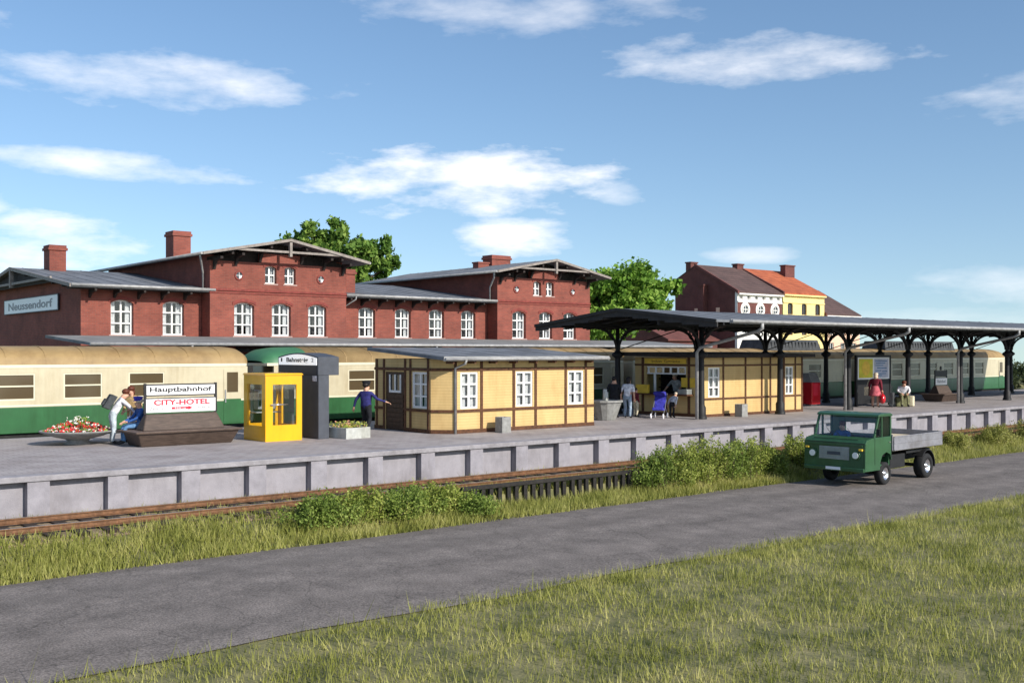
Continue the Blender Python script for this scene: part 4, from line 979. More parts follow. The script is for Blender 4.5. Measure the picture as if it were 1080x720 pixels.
# poster board
po = empty('poster_board', (51.1, 31.3, 0)); tag(po, 'wide board with a yellow poster and a grey poster behind the woman in maroon', 'billboard')
mb = MB(); mb.box(-1.55, 1.55, -.03, .05, 1.42, 2.58); mb.build('board', 'sign_white', po, bevel=.01)
mb = MB(); mb.box(-1.68, -1.552, -.05, .07, 0, 2.7); mb.box(1.552, 1.68, -.05, .07, 0, 2.7); mb.box(-1.55, 1.55, -.05, .07, 2.582, 2.7); mb.build('post', 'iron_black', po)
mb = MB(); mb.box(-1.55, 1.55, -.02, .04, .12, 1.4); mb.build('lower_panel', 'iron_black', po)
mb = MB(); mb.box(-1.42, -.1, -.04, -.031, 1.5, 2.5); pa = mb.build('poster', 'poster_yellow', po); tag(pa, 'yellow poster with a round shape')
mb = MB(); mb.tube([(-.76, -.041, 2.0), (-.76, -.048, 2.0)], .38, 24); mb.build('round_print', 'kiosk_yellow', pa)
mb = MB(); mb.box(.05, 1.42, -.04, -.031, 1.5, 2.5); pc = mb.build('poster', 'poster_grey', po); tag(pc, 'pale grey poster with blue marks')
mb = MB()
for k, (xa, xb, z) in enumerate(((.15, 1.3, 2.36), (.2, 1.1, 2.24), (.15, .9, 2.12), (.3, 1.25, 1.98), (.15, .7, 1.84), (.8, 1.3, 1.80), (.2, 1.2, 1.68), (.15, .8, 1.58))): mb.box(xa, xb, -.045, -.0405, z, z + .05)
tag(mb.build('printed_lines', 'cloth_midblue', pc), kind='stuff')
# low palisade between track and road
pal = empty('palisade_fence', (17.2, 22.75, 0)); tag(pal, 'low black timber palisade holding the grass bank beside the road', 'fence')
x = 17.2; sl = None
while x < 24.1:
    if sl is None: mb = MB(); mb.box(0, .13, -.05, .05, -1.6, -.86); sl = mb.build('board', 'fence_black', pal, (0, 0, 0), bevel=.008)
    else: o = sl.copy(); C.objects.link(o); o.parent = pal; o.location = (x - 17.2, rnd.uniform(-.015, .015), rnd.uniform(-.02, .02)); o.rotation_euler = (0, rnd.uniform(-.02, .02), 0)
    x += .30
mb = MB(); mb.box(-.08, 7.05, -.07, .07, -.858, -.76); mb.build('top_rail', 'fence_black', pal, bevel=.01)

# ------------------------------------------------------------------ truck
tr = empty('small_lorry', (29.62, 18.42, -1.40), rz=R(3.5)); tag(tr, 'small dark green lorry with grey open flatbed driving left on the road', 'lorry')
def cabprof(): return [(.0, .50), (.03, 1.40), (.12, 1.52), (.55, 1.58), (.86, 2.26), (1.68, 2.26), (1.70, 1.5), (1.70, .55)]
WI = 2.15
# cab side panels with openings built as prisms
mb = MB()
for y0 in (0, WI - .07):
    mb.prism([(.0, .52), (.03, 1.40), (.12, 1.50), (.55, 1.56), (1.70, 1.56), (1.70, .80), (1.68, .80), (1.62, .98), (1.36, 1.06), (1.10, .98), (.97, .75), (.95, .52)], 'y', y0, y0 + .07)
    mb.prism([(.58, 1.562), (.86, 2.2), (.93, 2.2), (.66, 1.562)], 'y', y0 + .002, y0 + .068)          # A pillar
    mb.prism([(1.06, 1.562), (1.06, 2.2), (1.11, 2.2), (1.11, 1.562)], 'y', y0 + .002, y0 + .068)
    mb.prism([(1.62, 1.562), (1.62, 2.2), (1.70, 2.2), (1.70, 1.562)], 'y', y0 + .002, y0 + .068)
mb.prism([(.0, .52), (.03, 1.40), (.09, 1.40), (.06, .52)], 'y', .072, WI - .072)
mb.prism([(.03, 1.402), (.12, 1.50), (.57, 1.56), (.57, 1.52), (.14, 1.45), (.08, 1.402)], 'y', .072, WI - .072)
mb.box(1.64, 1.70, .072, WI - .072, .6, 1.56); mb.box(1.64, 1.70, .072, .55, 1.562, 2.2); mb.box(1.64, 1.70, WI - .55, WI - .072, 1.562, 2.2); mb.box(1.64, 1.70, .552, WI - .552, 1.95, 2.2)
mb.box(.1, 1.64, .072, WI - .072, .62, .68)
mb.build('cab', 'truck_green', tr, bevel=.02)
mb = MB(); mb.prism([(.80, 2.202), (.84, 2.27), (1.0, 2.31), (1.6, 2.31), (1.73, 2.27), (1.74, 2.202)], 'y', -.02, WI + .02); mb.build('cab_roof', 'truck_green', tr, bevel=.02)
mb = MB(); mb.prism([(.58, 1.565), (.86, 2.2), (.89, 2.2), (.61, 1.565)], 'y', .075, WI - .075); mb.build('windscreen', 'clear_glass', tr)
for y0 in (.03, WI - .04): mb = MB(); mb.prism([(.67, 1.57), (.93, 2.2), (1.62, 2.2), (1.62, 1.57)], 'y', y0, y0 + .008); mb.build('side_window', 'clear_glass', tr)
mb = MB(); mb.prism([(-.018, .86), (.008, 1.26), (.0275, 1.26), (.012, .86)], 'y', .55, WI - .55)
gr = mb.build('grille', 'grille_grey', tr)
mb = MB()
for i in range(5): z = .90 + i * .072; xo = -.02 + (z - .86) * .065; mb.box(xo - .022, xo - .002, .57, WI - .57, z, z + .03)
mb.build('grille_bar', 'grille_grey', gr)
mb = MB(); mb.box(-.045, -.03, .85, 1.3, 1.0, 1.1); mb.build('badge', 'plate_mark', gr)
for y in (.32, WI - .32):
    mb = MB(); mb.tube([(.02, y, 1.02), (-.05, y, 1.02)], [.11, .10], 18); h_ = mb.build('headlight', 'lamp_glass', tr)
    mb = MB(); mb.tube([(.015, y, 1.02), (-.03, y, 1.02)], [.155, .15], 18); mb.build('headlight_rim', 'truck_green', h_)
mb = MB(); mb.box(-.06, .05, .02, WI - .02, .50, .62); mb.build('bumper', 'truck_green', tr, bevel=.02)
mb = MB(); mb.prism([(.05, 1.505), (.15, 1.575), (.6, 1.64), (.6, 1.6), (.15, 1.54)], 'y', .35, WI - .35) if False else mb.box(-.02, .04, .1, WI - .1, 1.30, 1.34); mb.build('front_crease', 'truck_green', tr)
mb = MB(); 
for y0 in (-.008, WI + .001):
    mb.box(1.5, 1.6, y0 - .02, y0 + .025, 1.36, 1.39)
mb.build('door_handle', 'chrome', tr)
mb = MB()
for y0 in (-.006, WI + .002):
    for q in ((.60, .615, .7, 1.55), (1.655, 1.67, .85, 1.55)): mb.box(q[0], q[1], y0, y0 + .004, q[2], q[3])
mb.build('door_seam', 'truck_black', tr)
mb = MB(); mb.tube([(.62, .0, 1.7), (.56, -.12, 1.72)], .012, 6); mb.box(.54, .57, -.2, -.08, 1.64, 1.84); mb.build('mirror', 'truck_black', tr)
mb = MB(); mb.box(1.05, 1.6, .15, WI - .15, .9, 1.1); mb.box(1.5, 1.62, .15, WI - .15, 1.1, 1.55); mb.build('cab_seat', 'truck_black', tr, bevel=.03)
mb = MB(); mb.tube([(.82 + .02 * math.sin(t), 1.55 + .2 * math.cos(t), 1.5 + .17 * math.sin(t)) for t in [2 * math.pi * k / 16 for k in range(17)]], .016, 6); mb.build('steering_wheel', 'truck_black', tr)
mb = MB(); mb.box(-.075, -.062, .82, WI - .82, .535, .625); pt = mb.build('number_plate', 'sign_white', tr)
for y in (.14, WI - .14): mb = MB(); mb.box(-.06, .02, y - .06, y + .06, 1.17, 1.23); mb.build('indicator', 'kiosk_yellow', tr, bevel=.01)
for y in (.7, 1.45): mb = MB(); mb.tube([(.56, y, 1.575), (.70, y + .3, 1.80)], .008, 5); mb.build('wiper', 'truck_black', tr)
mb = MB(); mb.box(-.006, .0, .06, WI - .06, 1.39, 1.405); mb.box(.10, .108, .3, WI - .3, 1.5, 1.515); mb.build('bonnet_seam', 'truck_black', tr)
# chassis and bed
mb = MB(); mb.box(.3, 4.7, .6, .72, .62, .80); mb.box(.3, 4.7, WI - .72, WI - .6, .62, .80)
for q in (.2, 1.75, 2.6, 3.5, 4.6): mb.box(q, q + .1, .722, WI - .722, .64, .78)
mb.box(1.9, 2.9, .15, .58, .48, .92); mb.box(1.9, 2.7, WI - .58, WI - .15, .5, .9); mb.box(1.75, 4.75, .5, .62, .802, .98); mb.box(1.75, 4.75, WI - .62, WI - .5, .802, .98); mb.box(3.0, 4.7, .15, WI - .15, .9, 1.0)
mb.build('chassis', 'truck_black', tr, bevel=.01)
mb = MB(); mb.box(1.80, 5.25, .0, WI, 1.06, 1.14); mb.build('bed_floor', 'truck_bed', tr)
for nm, q in (('side_board', (1.80, 5.25, -.04, .0, 1.08, 1.54)), ('side_board', (1.80, 5.25, WI, WI + .04, 1.08, 1.54)), ('tail_board', (5.25, 5.29, 0, WI, 1.08, 1.54)), ('head_board', (1.76, 1.80, 0, WI, 1.08, 1.60))):
    mb = MB(); mb.box(*q)
    if nm == 'side_board':
        for zz_ in (1.08, 1.30, 1.50): mb.box(1.82, 5.23, q[2] - .012 if q[2] < 0 else q[3], q[2] if q[2] < 0 else q[3] + .012, zz_, zz_ + .04)
    mb.build(nm, 'truck_grey', tr, bevel=.006)
mb = MB(); mb.box(1.85, 5.2, .05, WI - .05, 1.142, 1.36); mb.build('bed_load', 'truck_bed', tr, bevel=.02)
def wheel(x, y, r, out, w_=.24):
    mb = MB(); y0, y1 = y - w_ / 2, y + w_ / 2
    prof = [(r * .55, -w_ / 2), (r * .9, -w_ / 2), (r, -w_ / 2 + .04), (r, w_ / 2 - .04), (r * .9, w_ / 2), (r * .55, w_ / 2), (r * .55, -w_ / 2)]
    mb.T = Matrix.Translation((x, y, r)) @ Matrix.Rotation(R(90), 4, 'X'); mb.lathe(prof, n=28); mb.T = None
    o = mb.build('wheel', 'tyre', tr)
    mb = MB(); mb.T = Matrix.Translation((x, y, r)) @ Matrix.Rotation(R(90), 4, 'X'); f = 1 if out < 0 else -1
    prof = [(r * .56, f * w_ * .42), (r * .50, f * w_ * .40), (r * .44, f * w_ * .18), (r * .2, f * w_ * .15), (r * .17, f * w_ * .42), (.01, f * w_ * .44)]
    mb.lathe(prof, n=24); mb.lathe([(r * .56, -w_ * .4), (.01, -w_ * .4)], n=24); mb.T = None; mb.build('rim', 'chrome', o)
for x, r, w_ in ((1.40, .37, .24), (4.22, .42, .34)):
    wheel(x, .16, r, -1, w_); wheel(x, WI - .16, r, 1, w_)
for y0 in (-.02, WI - .36):
    pts = [(4.22 + .52 * math.cos(t), .44 + .54 * math.sin(t)) for t in [R(-8) + R(150) * k / 10 for k in range(11)]]; pi = [(4.22 + .49 * math.cos(t), .44 + .51 * math.sin(t)) for t in [R(-8) + R(150) * k / 10 for k in range(11)]]
    mb = MB()
    for i in range(10): mb.prism([pts[i], pts[i + 1], pi[i + 1], pi[i]], 'y', y0, y0 + .38)
    mb.build('mudguard', 'truck_black', tr)
mb = MB(); mb.tube([(1.40, .2, .37), (1.40, WI - .2, .37)], .05, 8); mb.build('axle', 'truck_black', tr); mb = MB(); mb.tube([(4.22, .2, .42), (4.22, WI - .2, .42)], .06, 8); mb.build('axle', 'truck_black', tr)

# ------------------------------------------------------------------ people
def seg_dist(p, a, b):
    ab = b - a; t = max(0, min(1, (p - a).dot(ab) / max(1e-9, ab.dot(ab)))); return (p - (a + ab * t)).length
BASE = dict(pelvis=(0, 0, .94), belly=(0, 0, 1.10), chest=(0, -.01, 1.32), neck=(0, 0, 1.49), jaw=(0, -.02, 1.58), head=(0, -.015, 1.68),
            hipL=(.10, 0, .90), kneeL=(.11, -.03, .49), ankL=(.11, .02, .09), toeL=(.12, -.17, .035), hipR=(-.10, 0, .90), kneeR=(-.11, -.03, .49), ankR=(-.11, .02, .09), toeR=(-.12, -.17, .035),
            shL=(.19, 0, 1.42), elL=(.25, .03, 1.14), wrL=(.26, -.05, .90), shR=(-.19, 0, 1.42), elR=(-.25, .03, 1.14), wrR=(-.26, -.05, .90))
RAD = dict(pelvis=(.155, .12), belly=(.15, .12), chest=(.175, .125), neck=(.06, .06), jaw=(.075, .085), head=(.088, .098), hip=(.10, .10), knee=(.068, .068), ank=(.05, .05), toe=(.045, .035), sh=(.07, .07), el=(.05, .05), wr=(.033, .033))
def person(loc, rz, label, top, legs, pose=None, lean=None, hair='hair_brown', sleeves=True, hat=None, shoe='shoe', skirt=None, long_hair=False, scale=1.0, wide=1.12, bare_legs=False):
    J = {k: Vector(v) for k, v in BASE.items()}
    if lean:
        ang, = (lean,) if not isinstance(lean, tuple) else lean
        Q = Matrix.Rotation(R(ang), 3, 'X')
        for k in ('belly', 'chest', 'neck', 'jaw', 'head', 'shL', 'elL', 'wrL', 'shR', 'elR', 'wrR'): J[k] = J['pelvis'] + Q @ (J[k] - J['pelvis'])
    for k, v in (pose or {}).items(): J[k] = Vector(v)
    root = empty('person', loc, rz); tag(root, label, 'person'); root.scale = (scale * wide, scale * wide, scale)
    names = list(J); verts = [J[k].copy() for k in names]; rad = [RAD.get(k, RAD.get(k[:-1])) for k in names]; idx = {k: i for i, k in enumerate(names)}
    E = [('pelvis', 'belly'), ('belly', 'chest'), ('chest', 'neck'), ('neck', 'jaw'), ('jaw', 'head')]
    for s in 'LR': E += [('pelvis', 'hip' + s), ('hip' + s, 'knee' + s), ('knee' + s, 'ank' + s), ('ank' + s, 'toe' + s), ('chest', 'sh' + s), ('sh' + s, 'el' + s), ('el' + s, 'wr' + s)]
    lab = []
    edges = [(idx[a], idx[b]) for a, b in E]
    def kind(a, b):
        if b in ('jaw', 'head'): return 0
        if a == 'neck' or b == 'neck': return 1
        if b[:3] == 'toe': return 3
        if b[:3] in ('ank',) and bare_legs: return 0
        if b[:3] in ('hip', 'kne', 'ank'): return 2
        if b[:2] == 'wr' and not sleeves: return 0
        return 1
    segs = [(J[a], J[b], kind(a, b)) for a, b in E]
    # nose
    fwd = (J['head'] - J['neck']).cross(Vector((1, 0, 0))).normalized()
    if fwd.y > 0: fwd = -fwd
    up = (J['head'] - J['neck']).normalized()
    verts.append(J['jaw'] + up * .045 + fwd * .105); rad.append((.014, .014)); edges.append((idx['jaw'], len(verts) - 1)); segs.append((J['jaw'], verts[-1], 0))
    # hands: palm, four fingers, thumb
    for s, sg in (('L', 1), ('R', -1)):
        d = (J['wr' + s] - J['el' + s]).normalized(); side = d.cross(Vector((0, 0, 1)) if abs(d.z) < .9 else Vector((0, 1, 0))).normalized(); up2 = side.cross(d)
        palm = J['wr' + s] + d * .075; verts.append(palm); rad.append((.034, .02)); pi_ = len(verts) - 1; edges.append((idx['wr' + s], pi_)); segs.append((J['wr' + s], palm, 0))
        for k, (o, ln) in enumerate(((-.03, .075), (-.01, .088), (.01, .082), (.03, .062))):
            a = palm + side * o + d * .045; b = a + d * ln * .5 - up2 * .008; c = b + d * ln * .4 - up2 * .03
            i0 = len(verts); verts += [a, b, c]; rad += [(.010, .010), (.009, .009), (.008, .008)]; edges += [(pi_, i0), (i0, i0 + 1), (i0 + 1, i0 + 2)]; segs.append((palm, c, 0))
        a = palm - side * .035 - d * .02; b = a - side * .025 + d * .04; i0 = len(verts); verts += [a, b]; rad += [(.012, .012), (.009, .009)]; edges += [(pi_, i0), (i0, i0 + 1)]; segs.append((palm, b, 0))
    me = bpy.data.meshes.new('body'); me.from_pydata([tuple(v) for v in verts], edges, [])
    ob = bpy.data.objects.new('body', me); C.objects.link(ob)
    sk = ob.modifiers.new('skin', 'SKIN'); 
    if not me.skin_vertices: pass
    bm = bmesh.new(); bm.from_mesh(me); lay = bm.verts.layers.skin.verify()
    for i, v in enumerate(bm.verts): v[lay].radius = rad[i]; v[lay].use_root = (i == idx['pelvis'])
    bm.to_mesh(me); bm.free()
    sb = ob.modifiers.new('sub', 'SUBSURF'); sb.levels = 1; sb.render_levels = 1
    bpy.context.view_layer.update()
    dg = bpy.context.evaluated_depsgraph_get(); m2 = bpy.data.meshes.new_from_object(ob.evaluated_get(dg)); m2.name = 'body'
    ob.modifiers.clear(); ob.data = m2; bpy.data.meshes.remove(me); ob.parent = root
    for m in ('skin', top, legs, shoe): m2.materials.append(M[m])
    for f in m2.polygons:
        f.use_smooth = True; c = f.center; best = min(segs, key=lambda q: seg_dist(c, q[0], q[1])); f.material_index = best[2]
    # hair, eyes
    H = J['head']; mb = MB(); mb.ell(H - fwd * .036 + up * .03, (.098, .105, .095), 12, 8)
    if long_hair: mb.ell(H - fwd * .06 - up * .10, (.085, .06, .15), 10, 6)
    mb.build('hair', hair, root)
    mb = MB(); rt = fwd.cross(up).normalized()
    for sg in (-1, 1): mb.ell(J['jaw'] + up * .075 + fwd * .082 + rt * sg * .034, (.011, .008, .009), 6, 4)
    mb.build('eyes', 'eye', root)
    mb = MB(); mb.ell(J['jaw'] + up * .0 + fwd * .082, (.026, .008, .006), 8, 4); mb.build('mouth', 'cloth_maroon', root)
    if hat:
        mb = MB(); mb.lathe([(.10, .0), (.115, .06), (.135, .10), (.12, .125), (.02, .135)], tuple(H + up * .04), 16); mb.ell(H + up * .045 + fwd * .09, (.085, .06, .012), 10, 4); mb.build('cap', hat, root)
    if skirt:
        mb = MB(); p = J['pelvis']; mb.lathe([(.15, .18), (.18, .05), (.24, -.30), (.26, -.34), (.2, -.30)], tuple(p), 18); mb.build('skirt', skirt, root)
    return root
# facing: local -y ; rz turns it
person((19.95, 32.05, 0), R(112), 'station officer in navy uniform and dark peaked cap reaching for the door of the hut', 'cloth_navy', 'cloth_black',
       pose=dict(elR=(-.34, -.06, 1.22), wrR=(-.52, -.24, 1.12), elL=(.34, .04, 1.18), wrL=(.42, .02, .93), kneeL=(.12, -.10, .50), ankL=(.13, -.02, .09), toeL=(.14, -.2, .035), ankR=(-.1, .14, .10), toeR=(-.11, -.03, .035)), hat='cloth_black', hair='hair_dark', wide=1.2)
person((11.55, 33.35, 0), R(80), 'person in white shirt and pale trousers with dark backpack leaning forward beside the flower bowl', 'cloth_white', 'cloth_paleblue', lean=28,
       pose=dict(wrL=(.16, -.52, 1.02), wrR=(-.12, -.55, 1.0), elL=(.24, -.42, 1.18), elR=(-.24, -.42, 1.16)), hair='hair_brown', wide=1.15)
A_ = [o for o in C.objects if o.type == 'EMPTY' and o.get('label', '').startswith('person in white shirt and pale')][0]
mb = MB(); mb.T = Matrix.Translation((0, -.10, 1.22)) @ Matrix.Rotation(R(28), 4, 'X'); mb.box(-.17, .17, .10, .30, -.22, .24); mb.box(-.12, .12, .302, .36, -.16, .06); mb.T = None; mb.build('backpack', 'cloth_darkgrey', A_, bevel=.04)
p2_ = person((12.35, 33.75, 0), R(-50), 'brown haired person in beige coat standing face to face with the person with the backpack', 'cloth_beige', 'cloth_beige', lean=10, hair='hair_brown', long_hair=True, bare_legs=True, wide=1.15,
       pose=dict(wrL=(.10, -.38, 1.05), wrR=(-.10, -.36, 1.0)))
b_ = MB(); b_.box(-.14, .14, -.07, .07, 0, .32); b_.tube([(-.1, 0, .32), (-.06, 0, .5), (.06, 0, .5), (.1, 0, .32)], .012, 6)
bg_ = b_.build('shoulder_bag', 'cloth_white', None, (12.17, 33.41, .53), (0, 0, R(40)), bevel=.02); tag(bg_, 'white bag held between the two people beside the flower bowl', 'bag')
SIT = dict(pelvis=(0, .0, .60), belly=(0, .01, .75), chest=(0, -.02, .96), neck=(0, -.03, 1.13), jaw=(0, -.06, 1.22), head=(0, -.06, 1.32), hipL=(.10, -.02, .58), hipR=(-.10, -.02, .58),
           kneeL=(.12, -.44, .56), kneeR=(-.12, -.44, .56), ankL=(.12, -.46, .11), ankR=(-.12, -.44, .11), toeL=(.13, -.64, .04), toeR=(-.13, -.62, .04),
           shL=(.19, -.02, 1.06), shR=(-.19, -.02, 1.06), elL=(.24, -.15, .82), elR=(-.24, -.15, .82), wrL=(.14, -.38, .72), wrR=(-.14, -.38, .72))
person((12.25, 32.85, .0), R(-95), 'person in blue jacket and blue cap sitting at the left end of the brown bench', 'cloth_blue', 'cloth_midblue', pose=SIT, hat='cloth_royal', hair='hair_fair', wide=1.15)
# kiosk group
person((33.25, 32.2, 0), R(115), 'dark haired woman in white top and jeans at the kiosk beside the blue pushchair', 'cloth_white', 'cloth_jeans', lean=14, hair='hair_dark', long_hair=True, sleeves=False, wide=1.15,
       pose=dict(kneeL=(.12, -.14, .5), ankL=(.13, -.08, .09), toeL=(.14, -.27, .035)))
person((33.0, 32.75, 0), R(120), 'person in black standing just behind the woman in jeans', 'cloth_black', 'cloth_black', hair='hair_dark', wide=1.2)
person((34.2, 32.6, 0), R(80), 'child in maroon top and cream trousers between the woman in jeans and the kiosk', 'cloth_maroon', 'cloth_cream', hair='hair_dark', scale=.72, wide=1.15)
person((36.85, 32.5, 0.12), R(-90), 'vendor in grey shirt leaning on the counter inside the kiosk hatch', 'cloth_grey', 'cloth_black', lean=12, hair='hair_fair', sleeves=False, wide=1.25,
       pose=dict(elL=(.33, -.18, 1.16), wrL=(.36, -.40, .96), elR=(-.33, -.18, 1.16), wrR=(-.30, -.40, .96)))
# pushchair
pc_ = empty('pushchair', (34.35, 31.35, 0), R(-60)); tag(pc_, 'royal blue folding pushchair with white wheels in front of the kiosk counter', 'pushchair')
mb = MB(); mb.prism([(-.30, .35), (-.28, .48), (.05, .42), (.28, .95), (.36, .92), (.14, .32)], 'x', -.24, .24); mb.build('seat', 'cloth_royal', pc_, bevel=.02)
mb = MB(); mb.prism([(.05, 1.0), (.38, .9), (.34, 1.1), (.12, 1.16), (-.1, 1.1)], 'x', -.25, .25); mb.build('hood', 'cloth_royal', pc_, bevel=.03)
mb = MB()
for sx_ in (-.26, .26): mb.tube([(sx_, -.42, .12), (sx_, .0, .45), (sx_, .45, 1.05)], .014, 6); mb.tube([(sx_, .42, .12), (sx_, .0, .5)], .014, 6)
mb.tube([(-.26, .45, 1.05), (.26, .45, 1.05)], .016, 6); mb.build('frame', 'metal_grey', pc_)
for sx_ in (-.27, .27):
    for sy in (-.42, .42): mb = MB(); mb.tube([(sx_ - .02, sy, .11), (sx_ + .02, sy, .11)], .11, 14); mb.build('wheel', 'cloth_white', pc_)
person((35.0, 31.2, 0.0), R(100), 'small fair haired child in white top and dark trousers bending beside the pushchair', 'cloth_white', 'cloth_black', lean=35, hair='hair_fair', scale=.66, wide=1.15)
# right group
person((49.5, 30.2, 0), R(100), 'woman in maroon coat and pink skirt walking past the poster board', 'cloth_maroon', 'skin', hair='hair_fair', long_hair=True, skirt='cloth_pink', wide=1.25, lean=6)
mb = MB(); mb.box(-.17, .17, -.1, .1, 0, .42); mb.tube([(-.1, 0, .42), (-.06, -.1, .80), (.06, -.1, .80), (.1, 0, .42)], .012, 6); o = mb.build('travel_bag', 'cloth_cream', None, (49.47, 30.64, .62), (0, 0, R(10)), bevel=.03); tag(o, 'beige bag carried at the left side of the woman in maroon', 'bag')
mb = MB(); mb.ell((0, 0, .26), (.26, .16, .26), 14, 8); mb.tube([(-.1, 0, .48), (0, 0, .6), (.1, 0, .48)], .015, 6); o = mb.build('round_bag', 'vending_red', None, (49.52, 29.80, .20), (0, 0, R(30))); tag(o, 'round red bag held low at the right side of the woman in maroon', 'bag')
person((51.4, 29.75, .0), R(-50), 'man in white shirt and olive trousers sitting bent forward on his suitcase', 'cloth_white', 'cloth_olive', pose=dict(SIT, chest=(0, -.12, .93), neck=(0, -.18, 1.08), jaw=(0, -.25, 1.15), head=(0, -.28, 1.24), shL=(.19, -.12, 1.02), shR=(-.19, -.12, 1.02)), hair='hair_brown', wide=1.25)
mb = MB(); mb.box(-.32, .32, -.2, .2, 0, .5); o = mb.build('suitcase', 'cloth_olive', None, (51.45, 29.83, .003), (0, 0, R(-50)), bevel=.03); tag(o, 'olive green suitcase under the sitting man', 'suitcase')
mb = MB(); mb.box(-.2, .2, -.12, .12, 0, .55); o = mb.build('rucksack', 'cloth_cream', None, (52.0, 29.6, .003), (0, 0, R(20)), bevel=.05); tag(o, 'cream rucksack on the paving right of the sitting man', 'bag')
mb = MB(); mb.box(-.3, .3, -.1, .1, .12, .75); mb.tube([(-.2, 0, .75), (-.2, 0, 1.05), (.2, 0, 1.05), (.2, 0, .75)], .015, 6); mb.tube([(-.25, -.1, .08), (-.25, .1, .08)], .08, 10); mb.tube([(.25, -.1, .08), (.25, .1, .08)], .08, 10)
o = mb.build('luggage_trolley', 'cloth_darkgrey', None, (50.75, 30.0, .0), (0, 0, R(20)), bevel=.01); tag(o, 'dark wheeled luggage trolley left of the sitting man', 'trolley')
# driver (in the lorry cab)
dv = person((0, 0, 0), 0, 'driver in blue jacket at the wheel of the green lorry', 'cloth_blue', 'cloth_darkgrey', pose=dict(SIT, kneeL=(.12, -.4, .62), kneeR=(-.12, -.4, .62), ankL=(.12, -.5, .25), ankR=(-.12, -.48, .25), toeL=(.13, -.66, .2), toeR=(-.13, -.64, .2), wrL=(.16, -.42, .86), wrR=(-.16, -.42, .86)), hair='hair_brown')
lw = Matrix.Translation((29.62, 18.42, -1.40)) @ Matrix.Rotation(R(3.5), 4, 'Z'); pp = lw @ Vector((1.32, 1.5, .56)); dv.location = pp; dv.rotation_euler = (0, 0, R(3.5 - 90))

# ------------------------------------------------------------------ vegetation
def leaf_mesh(name, centers, size, m, parent=None, loc=(0, 0, 0), seed=1, flat=.0):
    """one mesh of many small quads at numpy centers"""
    rg = np.random.default_rng(seed); n = len(centers); c = np.asarray(centers, dtype=np.float64)
    u = rg.normal(size=(n, 3)); u /= np.linalg.norm(u, axis=1)[:, None]; r = rg.normal(size=(n, 3)); r[:, 2] *= .7; v = np.cross(u, r); v /= np.linalg.norm(v, axis=1)[:, None]
    s = (size * rg.uniform(.55, 1.35, n))[:, None]
    q = np.stack([c - u * s, c + v * s * .62, c + u * s, c - v * s * .62], axis=1).reshape(-1, 3)
    me = bpy.data.meshes.new(name); me.vertices.add(4 * n); me.vertices.foreach_set('co', q.ravel()); me.loops.add(4 * n); me.loops.foreach_set('vertex_index', np.arange(4 * n)); me.polygons.add(n)
    me.polygons.foreach_set('loop_start', np.arange(n) * 4); me.polygons.foreach_set('loop_total', np.full(n, 4)); me.update(); me.validate(); me.materials.append(M[m])
    o = bpy.data.objects.new(name, me); C.objects.link(o); o.parent = parent; o.location = loc; return o
def tree(loc, z0, clumps, leaves, size, m, label, seed, trunk_h=4, name='broadleaf_tree', group=None):
    """clumps: list of (dx,dy,z,r)"""
    t = empty(name, (loc[0], loc[1], z0)); tag(t, label, 'tree', group); rg = np.random.default_rng(seed); r2 = random.Random(seed)
    pts = []
    tot_ = sum(q[3] ** 2 for q in clumps)
    for (dx, dy, z, r) in clumps:
        k = int(leaves * r * r / tot_)
        # sub clumps on the shell of each clump
        ns = max(6, int(10 * r)); d = rg.normal(size=(ns, 3)); d /= np.linalg.norm(d, axis=1)[:, None]; cs = d * r * rg.uniform(.55, 1.0, (ns, 1)) * np.array([1, 1, .75])
        w_ = rg.integers(0, ns, k); p = cs[w_] + rg.normal(size=(k, 3)) * r * .17 + np.array([dx, dy, z - z0]); pts.append(p)
    leaf_mesh('crown', np.concatenate(pts), size, m, t, seed=seed)
    mb = MB(); mb.tube([(0, 0, 0), (.1, 0, trunk_h * .5), (0, .1, trunk_h)], [.45, .33, .27], 10)
    for (dx, dy, z, r) in clumps: mb.tube([(0, .1, trunk_h * .9), (dx * .5, dy * .5, (z - z0 + trunk_h) * .5 + .3), (dx, dy, z - z0)], [.2, .12, .04], 7)
    mb.build('trunk', 'bark', t); return t
def rclumps(n, rx, ry, z0, z1, rmin, rmax, seed):
    r_ = random.Random(seed); out = []
    while len(out) < n:
        x, y, z = r_.uniform(-1, 1), r_.uniform(-1, 1), r_.uniform(-1, 1)
        if x * x + y * y + z * z > 1: continue
        out.append((x * rx, y * ry, (z0 + z1) / 2 + z * (z1 - z0) / 2, r_.uniform(rmin, rmax)))
    return out
cl1 = rclumps(22, 3.6, 3.6, 9.0, 13.4, 1.0, 1.7, 3) + [(3.2, -2.6, 12.4, 1.2), (3.9, -3.2, 10.8, 1.1), (3.0, -2.4, 8.8, 1.2), (-3.0, 2.5, 12.6, 1.4), (-3.9, 3.2, 11.9, 1.3), (-4.3, 3.7, 10.4, 1.3), (-1.5, 1.4, 13.6, 1.3), (.3, 0, 14.0, 1.2)]
tree((49.5, 85), -.2, cl1, 26000, .26, 'leaf_dark', 'spreading dark green tree rising behind the roof of the left gabled station block', 11, 7, group='trees behind the station')
cl2 = rclumps(40, 6.0, 5.0, 4.0, 11.7, 1.3, 2.3, 5) + [(4.8, -3.8, 9.6, 1.6), (-4.5, 3.5, 9.4, 1.7)]
tree((81.0, 81.2), -.2, cl2, 38000, .26, 'leaf_bright', 'big bright green tree between the right gabled station block and the town houses', 12, 4, group='trees behind the station')
